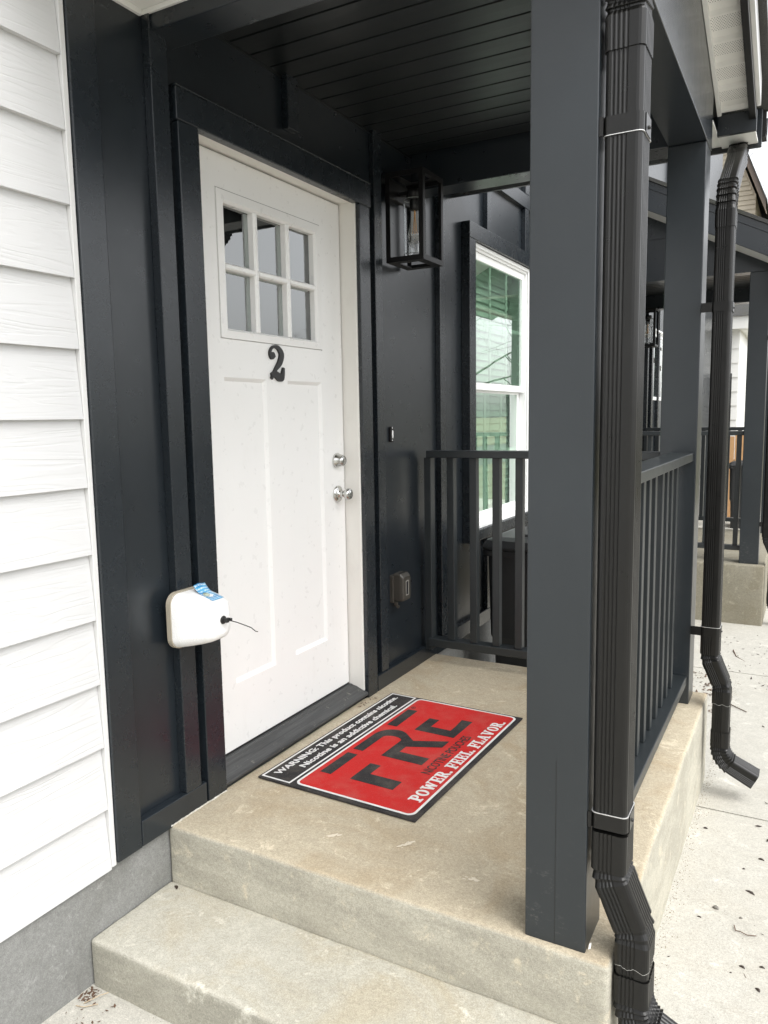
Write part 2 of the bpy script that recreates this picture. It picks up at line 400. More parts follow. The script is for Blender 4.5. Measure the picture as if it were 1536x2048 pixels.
# outer skin of the slab
rectf(D, .002, .160, Z0, OZ0); rectf(D, .754, .912, Z0, OZ0)
rectf(D, .160, .754, Z0, .270); rectf(D, .160, .754, 1.337, OZ0); rectf(D, .392, .522, .270, 1.337)
rectf(D, .002, OY0, OZ0, OZ1); rectf(D, OY1, .912, OZ0, OZ1); rectf(D, .002, .912, OZ1, ZT)
def panel(y0, y1, z0, z1, dep=.011, w=.013):
    o = [(0, y0, z0), (0, y1, z0), (0, y1, z1), (0, y0, z1)]
    a = [(-dep, y0 + w, z0 + w), (-dep, y1 - w, z0 + w), (-dep, y1 - w, z1 - w), (-dep, y0 + w, z1 - w)]
    D.add(o + a, [(i, (i + 1) % 4, 4 + (i + 1) % 4, 4 + i) for i in range(4)] + [(4, 5, 6, 7)])
panel(.160, .392, .270, 1.337); panel(.522, .754, .270, 1.337)
# slab edges
D.add([(0, .002, Z0), (0, .912, Z0), (0, .912, ZT), (0, .002, ZT), (-.044, .002, Z0), (-.044, .912, Z0), (-.044, .912, ZT), (-.044, .002, ZT)],
      [(0, 4, 5, 1), (1, 5, 6, 2), (2, 6, 7, 3), (3, 7, 4, 0)])
door = D.build('front_door', M['door'], H, fix=True, wn=True)
door['label'] = 'white panelled door with a six pane window and the number 2'
fr = MB()      # raised surround of the door window
def ring(mb, y0, y1, z0, z1, Y0, Y1, ZA, ZB, xo, xi):
    o = [(y0, z0), (y1, z0), (y1, z1), (y0, z1)]; a = [(Y0, ZA), (Y1, ZA), (Y1, ZB), (Y0, ZB)]
    mb.add([(xo, *q) for q in o] + [(xi, *q) for q in a], [(i, (i + 1) % 4, 4 + (i + 1) % 4, 4 + i) for i in range(4)])
ring(fr, OY0, OY1, OZ0, OZ1, OY0 + .002, OY1 - .002, OZ0 + .002, OZ1 - .002, -.003, -.003)
ring(fr, OY0 + .002, OY1 - .002, OZ0 + .002, OZ1 - .002, OY0 + .003, OY1 - .003, OZ0 + .003, OZ1 - .003, -.003, .004)
ring(fr, OY0 + .003, OY1 - .003, OZ0 + .003, OZ1 - .003, LY0 - .008, LY1 + .008, LZ0 - .008, LZ1 + .008, .004, .006)
ring(fr, LY0 - .008, LY1 + .008, LZ0 - .008, LZ1 + .008, LY0, LY1, LZ0, LZ1, .006, -.004)
ring(fr, LY0, LY1, LZ0, LZ1, LY0, LY1, LZ0, LZ1, -.004, -.026)
part('window_surround', M['door'], fr, door)
mu = MB()
for yc in (.357, .548): mu.prism([(-.024, yc - .011), (-.002, yc - .011), (.004, yc - .006), (.004, yc + .006), (-.002, yc + .011), (-.024, yc + .011)], 2, LZ0, LZ1)
for ya, yb in ((LY0, .3465), (.3675, .5375), (.5585, LY1)):
    zc = 1.704; mu.prism([(-.024, zc - .011), (-.002, zc - .011), (.004, zc - .006), (.004, zc + .006), (-.002, zc + .011), (-.024, zc + .011)], 1, ya, yb)
mu.v[len(mu.v) - 36:] = [(v[0], v[1], v[2]) for v in mu.v[len(mu.v) - 36:]]
part('muntins', M['door'], mu, door)
for ya, yb in ((LY0, .346), (.368, .537), (.559, LY1)):
    for za, zb_ in ((LZ0, 1.693), (1.715, LZ1)):
        gp = MB(); gp.add([(-.024, ya + .0005, za), (-.024, yb - .0005, za), (-.024, yb - .0005, zb_), (-.024, ya + .0005, zb_)], [(0, 1, 2, 3)]); part('glass_pane', M['door_glass'], gp, door)
# back of the glass: the far muntin grid and a dim hall
bk = MB()
for yc in (.357, .548): bk.box(-.042, -.034, yc - .012, yc + .012, LZ0, LZ1)
bk.box(-.0419, -.0341, LY0, LY1, 1.692, 1.716); part('inner_muntins', M['door'], bk, door)
# number 2 : swept outline
def stroke(pts, wd, x0, x1, mb, n=10):
    # Catmull-Rom centre line with varying width, extruded in X
    P = [Vector((0, a, b)) for a, b in pts]; C = []; W = []
    for i in range(len(P) - 1):
        p0, p1, p2, p3 = P[max(i - 1, 0)], P[i], P[i + 1], P[min(i + 2, len(P) - 1)]
        for k in range(n + (i == len(P) - 2)):
            t = k / n
            C.append(.5 * ((2 * p1) + (p2 - p0) * t + (2 * p0 - 5 * p1 + 4 * p2 - p3) * t * t + (3 * p1 - p0 - 3 * p2 + p3) * t ** 3))
            W.append(wd[i] * (1 - t) + wd[i + 1] * t)
    L, Rr = [], []
    for i, c in enumerate(C):
        t = (C[min(i + 1, len(C) - 1)] - C[max(i - 1, 0)]).normalized(); nrm = Vector((0, -t.z, t.y))
        L.append(c + nrm * W[i] / 2); Rr.append(c - nrm * W[i] / 2)
    rings = [[(x0, L[i].y, L[i].z), (x1, L[i].y, L[i].z), (x1, Rr[i].y, Rr[i].z), (x0, Rr[i].y, Rr[i].z)] for i in range(len(C))]
    mb.loft(rings)
nm = MB(); cy, cz = .449, 1.398
S = lambda a, b: (cy + a * .094, cz + b * .126)
stroke([S(-.10, .22), S(-.30, .17), S(-.39, .31), S(-.20, .455), S(.10, .45), S(.33, .27), S(.22, .03), S(-.12, -.22), S(-.36, -.46)],
       [.010, .020, .010, .008, .014, .026, .024, .012, .010], .0005, .0085, nm)
nm.lathe([(.0006, .0001), (.0006, .0125), (.0084, .0125), (.0084, .0001)], (0, S(-.24, .21)[0], S(-.24, .21)[1]), 0, 20, False)
stroke([S(-.37, -.36), S(-.12, -.32), S(.12, -.40), S(.33, -.40), S(.44, -.12)], [.014, .024, .030, .024, .009], .0009, .0089, nm)
part('house_number', M['number'], nm, door)
# hardware
hw = MB(); hw.lathe([(.0005, .031), (.006, .032), (.010, .030), (.032, .0225), (.036, .0215), (.038, .019), (.0365, .017)], (0, .851, 1.018), 0, 40)
db = part('deadbolt', M['chrome'], hw, door)
hw = MB(); hw.lathe([(.0364, .0001), (.0364, .0168), (.0375, .0168), (.0385, .010), (.0385, .0001)], (0, .851, 1.018), 0, 24); hw.box(.0386, .0390, .8500, .8520, 1.013, 1.024)
part('deadbolt_cylinder', M['chrome'], hw, door)
hw = MB(); hw.lathe([(.0005, .034), (.004, .035), (.007, .034), (.011, .026), (.013, .014), (.030, .0115), (.033, .013), (.041, .020), (.050, .0245), (.058, .0245), (.064, .0215), (.066, .0175), (.0655, .0145), (.067, .013), (.0672, .0001)], (0, .853, .878), 0, 40)
hw.box(.0673, .0678, .8522, .8538, .872, .884)
part('door_knob', M['chrome'], hw, door)
# hall behind the door window and room behind the window
hall = MB(); hall.box(-.9, -.06, -.03, .95, 1.2, 2.2); o = part('hall_interior', M['dark'], hall)
hall = MB(); hall.box(-1.6, -.13, 2.05, 3.25, .3, 2.4); o = part('room_interior', simple('room_dim', (.10, .10, .10), .9), hall)

# ------------------------------------------------------------------ windows
def window(y0, y1, z0, z1, xf, par=H, blinds=True, grid=True):
    b = MB(); b.box(xf - .20, xf, y0, y0 + .035, z0, z1); b.box(xf - .20, xf, y1 - .035, y1, z0, z1); b.box(xf - .20, xf + .001, y0 + .035, y1 - .035, z1 - .035, z1); b.box(xf - .20, xf + .002, y0 + .035, y1 - .035, z0, z0 + .035)
    W = part('window', M['vinyl'], b, par, bevel=.003)
    a, c = y0 + .035, y1 - .035; zm = z0 + (z1 - z0) * .497
    b = MB()    # brickmould lips
    b.box(xf + .0021, xf + .012, y0, y0 + .022, z0, z1); b.box(xf + .0021, xf + .012, y1 - .022, y1, z0, z1); b.box(xf + .0022, xf + .0122, y0 + .022, y1 - .022, z1 - .022, z1); b.box(xf + .0023, xf + .016, y0 + .022, y1 - .022, z0, z0 + .020)
    part('window_frame', M['vinyl'], b, W, bevel=.003)
    for nm_, za, zb_, xo in (('upper_sash', zm + .004, z1 - .036, xf - .012), ('lower_sash', z0 + .036, zm + .03, xf - .045)):
        b = MB(); t = .040
        b.box(xo - .03, xo, a + .002, a + t, za, zb_); b.box(xo - .03, xo, c - t, c - .002, za, zb_); b.box(xo - .03, xo + .001, a + t, c - t, zb_ - t, zb_); b.box(xo - .03, xo + .002, a + t, c - t, za, za + t)
        part(nm_, M['vinyl'], b, W, bevel=.002)
        if grid:
            b = MB(); g0, g1 = a + t, c - t
            for k in (1, 2):
                yy = g0 + (g1 - g0) * k / 3; b.box(xo - .016, xo - .010, yy - .011, yy + .011, za + t, zb_ - t)
            zz = (za + zb_) / 2; b.box(xo - .0165, xo - .0105, g0, g1, zz - .011, zz + .011)
            part('muntins', M['vinyl'], b, W)
        b = MB(); b.add([(xo - .007, a + t - .001, za + t - .001), (xo - .007, c - t + .001, za + t - .001), (xo - .007, c - t + .001, zb_ - t + .001), (xo - .007, a + t - .001, zb_ - t + .001)], [(0, 1, 2, 3)]); part('glass_pane', M['win_glass'], b, W)
    if blinds:
        b = MB(); z = z0 + .06; k = 0
        while z < z1 - .05:
            tl = R(72 + 3 * math.sin(k * 1.7)); dx, dz = .0262 * math.cos(tl), .0262 * math.sin(tl); xc = xf - .125
            b.add([(xc + dx, a + .01, z - dz), (xc + dx, c - .01, z - dz + .001 * math.sin(k)), (xc - dx, c - .01, z + dz), (xc - dx, a + .01, z + dz),
                   (xc + dx + .002, a + .01, z - dz + .002), (xc + dx + .002, c - .01, z - dz + .002), (xc - dx + .002, c - .01, z + dz + .002), (xc - dx + .002, a + .01, z + dz + .002)],
                  [(0, 1, 2, 3), (4, 5, 6, 7), (0, 1, 5, 4), (2, 3, 7, 6)])
            z += .043; k += 1
        for yy in (a + .13, (a + c) / 2 + .05, c - .13): b.tube([(xf - .096, yy, z0 + .04), (xf - .096, yy + .004, z1 - .04)], .0012, 5)
        b.box(xf - .15, xf - .095, a + .005, c - .005, z1 - .09, z1 - .037)
        part('blinds', M['blind'], b, W)
    return W
W1 = window(WY0, WY1, WZ0, WZ1, .080)
W1['label'] = 'white sash window with closed blinds behind green tinted glass'
b = MB(); b.box(WX, .112, 2.047, 2.134, .488, 2.136); b.box(WX, .112, 3.116, 3.203, .488, 2.136); b.box(WX, .1125, 2.047, 3.203, 2.137, 2.222); b.box(WX, .1115, 2.135, 3.115, .488, .549)
part('window_casing', M['navy_trim_z'], b, W1, bevel=.003)

# ================================================================== STOOP
def slab(name, mb_boxes, mat, parent, rnd=.013, amp=.0030, cuts=44):
    bm = bmesh.new()
    x0, x1, y0, y1, z0, z1 = mb_boxes
    bmesh.ops.create_cube(bm, size=1)
    off = OFF[parent.name]
    for v in bm.verts:
        v.co = Vector((x0 if v.co.x < 0 else x1, y0 if v.co.y < 0 else y1, z0 if v.co.z < 0 else z1)) - off
    bmesh.ops.bevel(bm, geom=[e for e in bm.edges], offset=rnd, segments=4, profile=.5, affect='EDGES')
    bmesh.ops.subdivide_edges(bm, edges=[e for e in bm.edges if e.calc_length() > .1], cuts=cuts, use_grid_fill=True)
    for v in bm.verts:
        q = v.co + off
        v.co += Vector((noise.noise(q * 5), noise.noise(q * 5 + Vector((9, 0, 0))), noise.noise(q * 4 + Vector((0, 9, 0))) * .6)) * amp
        v.co += Vector((noise.noise(q * 37), noise.noise(q * 37 + Vector((3, 0, 0))), noise.noise(q * 37 + Vector((0, 3, 0))))) * amp * .35
    for f in bm.faces: f.smooth = True
    me = bpy.data.meshes.new(name); bm.to_mesh(me); bm.free()
    o = bpy.data.objects.new(name, me); sc.collection.objects.link(o); me.materials.append(mat)
    o.parent = parent; KID.setdefault(parent.name, []).append(o); OFF[o.name] = off
    return o
ST = thing('concrete_stoop', 'stained tan concrete landing with one step in front of the white door', 'stoop', (.7, .6, -.36))
slab('landing', (.0725, 1.395, -.272, 1.635, -.62, F), M['landing'], ST)
slab('step', (.073, 1.33, -.578, -.268, -.62, -.205), M['step'], ST)

mj = MB()
for (p0, p1, n_) in (((.0925, -.275, F), (.0925, -.02, F), 60), ((.094, 1.02, F), (.094, 1.63, F), 80)):
    pts_ = [Vector(p0).lerp(Vector(p1), i / n_) for i in range(n_ + 1)]
    mj.tube([(p_.x + .0025 * noise.noise(p_ * 60), p_.y, p_.z + .0005 + .0012 * noise.noise(p_ * 90)) for p_ in pts_], [.0022 + .0022 * abs(noise.noise(p_ * 45 + Vector((3, 1, 2)))) for p_ in pts_], 6)
    if p0[1] < 0: part('mortar_bead', concrete('mortar', (.60, .585, .53), (.50, .48, .42), (.42, .38, .30), 4), mj, ST)
    mj = MB()
# ================================================================== PORCH
PO = thing('porch', 'dark charcoal gabled porch roof on square posts over the door numbered 2', 'porch', (.7, .6, F))
BZ = 2.232
post_label = 'square post'
for ya, yb in ((-.256, -.116), (1.455, 1.597)):
    b = MB(); b.box(1.195, 1.337, ya, yb, F - .002, BZ - .001); part('post', M['navy_post'], b, PO, bevel=.003)
sm_ = MB(); sm_.box(1.2655, 1.2665, -.2566, -.2561, F, .42); part('seam', M['screw'], sm_, PO)
b = MB(); b.box(.058, 1.195, -.195, -.082, 2.262, 2.50); part('beam', M['navy_trim_x'], b, PO, bevel=.003)
b = MB(); b.box(.058, 1.195, 1.457, 1.595, BZ, 2.50); part('beam', M['navy_trim_x'], b, PO, bevel=.003)
RG = .66; sl_ = .333
def jz(y): return 2.407 + (1.78 - (y if y > RG else 2 * RG - y)) * sl_
YE0, YE1 = -.43, 1.745
gp = MB(); gp.prism([(-.255, BZ), (1.599, BZ), (1.599, jz(1.599)), (RG, jz(RG)), (-.255, jz(-.255))], 0, 1.197, 1.3402)
part('gable_beam', M['navy_trim_y'], gp, PO, bevel=.003)
# porch ceiling: grooved vinyl boards running across
c = MB(); prof = []; y = -.136; pitch = .1045
while y < 1.457:
    prof += [(y, 2.383), (y + .046, 2.3825), (y + .094, 2.383), (y + .0942, 2.394), (y + pitch - .0012, 2.394), (y + pitch - .0008, 2.3835)]
    y += pitch
prof = [q for q in prof if q[0] < 1.457]
c.add([(x, *q) for x in (.056, 1.197) for q in prof], [(i, i + 1, len(prof) + i + 1, len(prof) + i) for i in range(len(prof) - 1)])
c.box(.056, 1.197, -.136, 1.457, 2.40, 2.43)
c.box(.056, .068, -.134, 1.455, 2.374, 2.3845)
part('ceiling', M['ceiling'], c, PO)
# sloping rake soffit of perforated white vinyl, both slopes
def soffit_mat():
    s = NT('perforated_soffit'); sep = s.n('SeparateXYZ'); s.l(s.tc.outputs['Object'], sep.inputs[0])
    def cell(sock, pitch, off=0.0):
        return s.math('SUBTRACT', s.math('FRACT', s.math('ADD', s.math('DIVIDE', sock, pitch), off)), .5)
    row = s.math('MULTIPLY', s.math('MODULO', s.math('FLOOR', s.math('DIVIDE', s.math('ADD', sep.outputs[1], 50), .0070)), 2.0), .5)
    xx = s.math('ADD', s.math('DIVIDE', s.math('ADD', sep.outputs[0], 10), .0085), row)
    dx = s.math('SUBTRACT', s.math('FRACT', xx), .5); dy = cell(s.math('ADD', sep.outputs[1], 50), .0070)
    r2 = s.math('ADD', s.math('MULTIPLY', dx, dx), s.math('MULTIPLY', dy, dy))
    hole = s.math('LESS_THAN', r2, .040)
    # only on the flats between the ribs
    bnd = s.math('LESS_THAN', s.math('ABSOLUTE', cell(s.math('ADD', sep.outputs[1], 50.0), .122)), .30)
    hole = s.math('MULTIPLY', hole, bnd)
    return s.fin(s.mix(hole, (.88, .87, .83), (.05, .05, .05)), .5, s.bump(s.noise(8, 3), .1, .003))
M['soffit'] = soffit_mat()
def rake(side):
    f = (lambda y: y) if side > 0 else (lambda y: 2 * RG - y)
    rs = MB(); y = RG; pr = []
    while y < YE1:
        for dy, dz in ((0, 0), (.088, 0), (.097, .012), (.106, .012), (.114, 0)):
            yy = y + dy
            if yy < YE1: pr.append((f(yy), jz(yy) + .010 - dz * .9))
        y += .122
    rs.add([(x, *q) for x in (1.3405, 1.462) for q in pr], [(i, i + 1, len(pr) + i + 1, len(pr) + i) for i in range(len(pr) - 1)])
    part('rake_soffit', M['soffit'], rs, PO, fix=False)
    j = MB(); ya, yb = f(RG), f(YE1)
    j.prism([(ya, jz(RG) - .012), (yb, jz(YE1) - .012), (yb, jz(YE1) + .010), (ya, jz(RG) + .010)], 0, 1.3408, 1.357)
    part('trim_channel', M['pvc_trim'], j, PO, bevel=.002)
    j = MB(); j.prism([(ya, jz(RG) - .045), (yb, jz(YE1) - .045), (yb, jz(YE1) + .10), (ya, jz(RG) + .10)], 0, 1.4625, 1.487)
    part('rake_board', M['black_metal'], j, PO, bevel=.002)
    j = MB(); j.prism([(ya, jz(RG) + .002), (yb, jz(YE1) + .002), (yb, jz(YE1) + .106), (ya, jz(RG) + .106)], 0, 1.4875, 1.503)
    part('drip_edge', M['alu'], j, PO)
    return f
for sd2 in (1, -1):
    f = rake(sd2)
    j = MB(); ye = YE1 + .215
    j.prism([(f(RG), jz(RG) + .115), (f(ye), jz(ye) + .115), (f(ye), jz(ye) + .142), (f(RG), jz(RG) + .142)], 0, .06, 1.531)
    s = None
    if 'shingle' not in M:
        s = NT('asphalt_shingles'); c_ = s.mix(s.noise(220, 4, .7), (.02, .02, .02), (.10, .10, .095)); c_ = s.mix(s.ramp(s.noise(6, 6, .7), [(.5, 0), (.7, .6)]), c_, (.05, .055, .03))
        M['shingle'] = s.fin(c_, .95, s.bump(s.noise(150, 5, .7), .9, .006))
    part('roof_shingles', M['shingle'], j, PO, bevel=.003)
# eave returns, flat white soffits and gutters on both eaves
for f, up in (((lambda y: y), .022), ((lambda y: 2 * RG - y), 0)):
    ys2 = sorted((f(1.746), f(1.93))); yo = sorted((f(1.60), f(1.93)))
    j = MB(); j.box(1.342, 1.490, *sorted((f(1.746), f(1.765))), 2.330, 2.412); part('return_board', M['navy_trim_x'], j, PO, bevel=.002)
    j = MB(); j.box(1.345, 1.486, *sorted((f(1.766), f(1.925))), 2.331, 2.342); part('return_soffit', M['pvc_trim'], j, PO, bevel=.001)
    j = MB(); j.box(.06, 1.3415, *(sorted((f(1.600), f(1.925))) if up else (-.60, -.1965)), 2.318 + up, 2.329 + up); part('eave_soffit', M['pvc_trim'], j, PO, bevel=.001)
    j = MB(); j.box(.06, 1.3412, *(sorted((f(1.598), f(1.610))) if up else (-.205, -.196)), 2.304 + up * 1.6, 2.317 + up); part('trim_channel', M['pvc_trim'], j, PO, bevel=.001)
    j = MB(); j.box(.06, 1.500, *sorted((f(1.926), f(1.942))), 2.315, 2.47); part('fascia', M['navy_trim_x'], j, PO, bevel=.002)
    j = MB(); s0 = 1 if f(2) == 2 else -1
    pr = [(1.943, 2.36), (2.02, 2.36), (2.045, 2.40), (2.055, 2.465), (2.045, 2.465), (2.015, 2.372), (1.948, 2.372), (1.948, 2.465), (1.943, 2.465)]
    j.prism([(f(a), b_) for a, b_ in pr], 0, .06, 1.515); part('gutter', M['spout'], j, PO)
# white J channel running along the wall under the near eave
j = MB(); j.box(.056, .072, -.60, -.206, 2.302, 2.3175); part('trim_channel', M['pvc_trim'], j, PO, bevel=.001)

# ================================================================== RAILINGS
RA = thing('porch_railing', 'charcoal wooden railing between the house wall and the far porch post', 'railing', (.65, 1.525, F), 'porch railings')
b = MB(); b.box(.112, 1.194, 1.482, 1.570, .997, 1.031); part('top_rail', M['navy_rail'], b, RA, bevel=.003)
b = MB(); b.box(.112, 1.194, 1.492, 1.560, .058, .097); part('bottom_rail', M['navy_rail'], b, RA, bevel=.003)
b = MB(); b.box(.090, .126, 1.505, 1.553, F + .06, .996); part('wall_stile', M['navy_rail'], b, RA, bevel=.002)
for k in range(9):
    x = .232 + k * .115 + random.uniform(-.004, .004); ln = random.uniform(-.004, .004)
    b = MB(); b.box(x - .018, x + .018, 1.506, 1.544, .0975, .9965); b.v = [(vx + (ln if vz > .5 else 0), vy, vz) for vx, vy, vz in b.v]
    part('baluster', M['navy_rail'], b, RA, bevel=.002)
RB = thing('porch_railing', 'charcoal wooden railing running between the two porch posts beside the walkway', 'railing', (1.28, .67, F), 'porch railings')
b = MB(); b.box(1.237, 1.327, -.1155, 1.4545, .997, 1.031); part('top_rail', M['navy_rail'], b, RB, bevel=.003)
b = MB(); b.box(1.246, 1.328, -.1155, 1.4545, .058, .097); part('bottom_rail', M['navy_rail'], b, RB, bevel=.003)
for k in range(12):
    y = .012 + k * .1155 + random.uniform(-.004, .004); ln = [0, .004, -.003, .002, 0, .010, -.004, -.012, .018, .002, 0, .003][k]
    b = MB(); b.box(1.257, 1.293, y - .018, y + .018, .0975, .9965); b.v = [(vx, vy + (ln if vz > .5 else 0), vz) for vx, vy, vz in b.v]
    part('baluster', M['navy_rail'], b, RB, bevel=.002)

# ================================================================== DOWNSPOUTS
def profile(w, d, rc=.013, grow=0.0, ribs=True):
    """closed outline, w across (u), d deep (v), centred; the -v face and +u face carry ribs"""
    pts = []; hw, hd = w / 2 + grow, d / 2 + grow
    def corner(cx, cy, a0):
        for k in range(5): a = a0 + k * math.pi / 8; pts.append((cx + rc * math.cos(a), cy + rc * math.sin(a)))
    def side(p0, p1, nrm, n):
        if not ribs: return
        L = math.hypot(p1[0] - p0[0], p1[1] - p0[1]); dxy = ((p1[0] - p0[0]) / L, (p1[1] - p0[1]) / L)
        m = n * 4; 
        for i in range(m + 1):
            t = (i + .3) / (m + .6); dep = .0017 * (0 if i % 4 in (0, 3) else 1)
            pts.append((p0[0] + dxy[0] * L * t - nrm[0] * dep, p0[1] + dxy[1] * L * t - nrm[1] * dep))
    corner(hw - rc, -hd + rc, -math.pi / 2); side((hw, -hd + rc), (hw, hd - rc), (1, 0), 5)
    corner(hw - rc, hd - rc, 0); side((hw - rc, hd), (-hw + rc, hd), (0, 1), 4)
    corner(-hw + rc, hd - rc, math.pi / 2); side((-hw, hd - rc), (-hw, -hd + rc), (-1, 0), 5)
    corner(-hw + rc, -hd + rc, math.pi); side((-hw + rc, -hd), (hw - rc - .014, -hd), (0, -1), 4)
    return pts
def sweep(mb, path, axis, w, d, grow=0.0, crimp=None, ribs=True, cap=True):
    """path of Vectors; axis 'x' bends in XZ (u=X), 'y' bends in YZ"""
    base = profile(w, d, grow=grow, ribs=ribs); rings = []; n = len(path)
    for i, P in enumerate(path):
        t0 = (path[i] - path[max(i - 1, 0)]); t1 = (path[min(i + 1, n - 1)] - path[i])
        t0 = t0.normalized() if t0.length else t1.normalized(); t1 = t1.normalized() if t1.length else t0
        t = (t0 + t1).normalized(); cosh = max(.5, t.dot(t0))
        if axis == 'x': U = Vector((-t.z, 0, t.x)) / cosh; V = Vector((0, 1, 0))
        else: U = Vector((1, 0, 0)); V = Vector((0, -t.z, t.y)) / cosh
        sc_ = crimp[i] if crimp else 1.0
        rings.append([tuple(P + U * (u * sc_) + V * (v * sc_)) for u, v in base])
        if crimp and i < n - 1 and crimp[i] > 1.02 and crimp[i + 1] < 1.0:      # folded lip of the crimp
            Q = P + (path[i + 1] - P) * .12; rings.append([tuple(Q + U * (u * (sc_ - .008)) + V * (v * (sc_ - .008))) for u, v in base])
            Q = P + (path[i + 1] - P) * .22; lo = crimp[i + 1] - .012; rings.append([tuple(Q + U * (u * lo) + V * (v * lo)) for u, v in base])
    mb.loft(rings, cap, False)
def arc(p, axis, a0, a1, rad, n):
    """points along a bend starting at p, heading angle a (deg from straight down towards + horizontal)"""
    out = [p.copy()]; q = p.copy(); st = rad * abs(R(a1 - a0)) / n
    for k in range(n):
        a = R(a0 + (a1 - a0) * (k + .5) / n); h, v = math.sin(a) * st, -math.cos(a) * st
        q = q + (Vector((h, 0, v)) if axis == 'x' else Vector((0, h, v))); out.append(q.copy())
    return out
def strap(par, cx, cy, z, w, d, xpost, lip):
    b = MB(); pr = profile(w, d, grow=.0022, ribs=False)
    b.loft([[(cx + u, cy + v, z - .018) for u, v in pr], [(cx + u, cy + v, z + .018) for u, v in pr]], False)
    b.box(xpost, cx - w / 2, cy - d / 2 - .003, cy - d / 2 + .001, z - .018, z + .018)
    b.box(cx + w / 2 + .0022, cx + w / 2 + .0042, cy - d * .30, cy + d * .25, z - .0185, z + .0185)
    st = part('strap', M['spout'], b, par)
    if lip == 0:
        sc2 = MB(); sc2.lathe([(0, .0038), (.003, .0038), (.0042, .002), (.0042, .0001)], (cx + w / 2 + .0042, cy - d * .02, z - .003), 0, 12); part('screw', M['screw'], sc2, st); return
    e = MB(); zz = z + .0182 * lip; pr2 = [(u, v) for u, v in pr]
    inner = profile(w, d, grow=.0004, ribs=False)
    h = .0006
    e.loft([[(cx + u * 1.012, cy + v * 1.012, zz - h) for u, v in pr2], [(cx + u * 1.012, cy + v * 1.012, zz + h) for u, v in pr2]], False)
    e.loft([[(cx + u * 1.012, cy + v * 1.012, zz + h) for u, v in pr2], [(cx + u, cy + v, zz + h) for u, v in inner]], False)
    e.loft([[(cx + u * 1.012, cy + v * 1.012, zz - h) for u, v in pr2], [(cx + u, cy + v, zz - h) for u, v in inner]], False)
    part('strap_edge', M['alu'], e, st, fix=True)
    sc2 = MB(); sc2.lathe([(0, .0038), (.003, .0038), (.0042, .002), (.0042, .0001)], (cx + w / 2 + .0042, cy - d * .02, z - .003), 0, 12); part('screw', M['screw'], sc2, st)
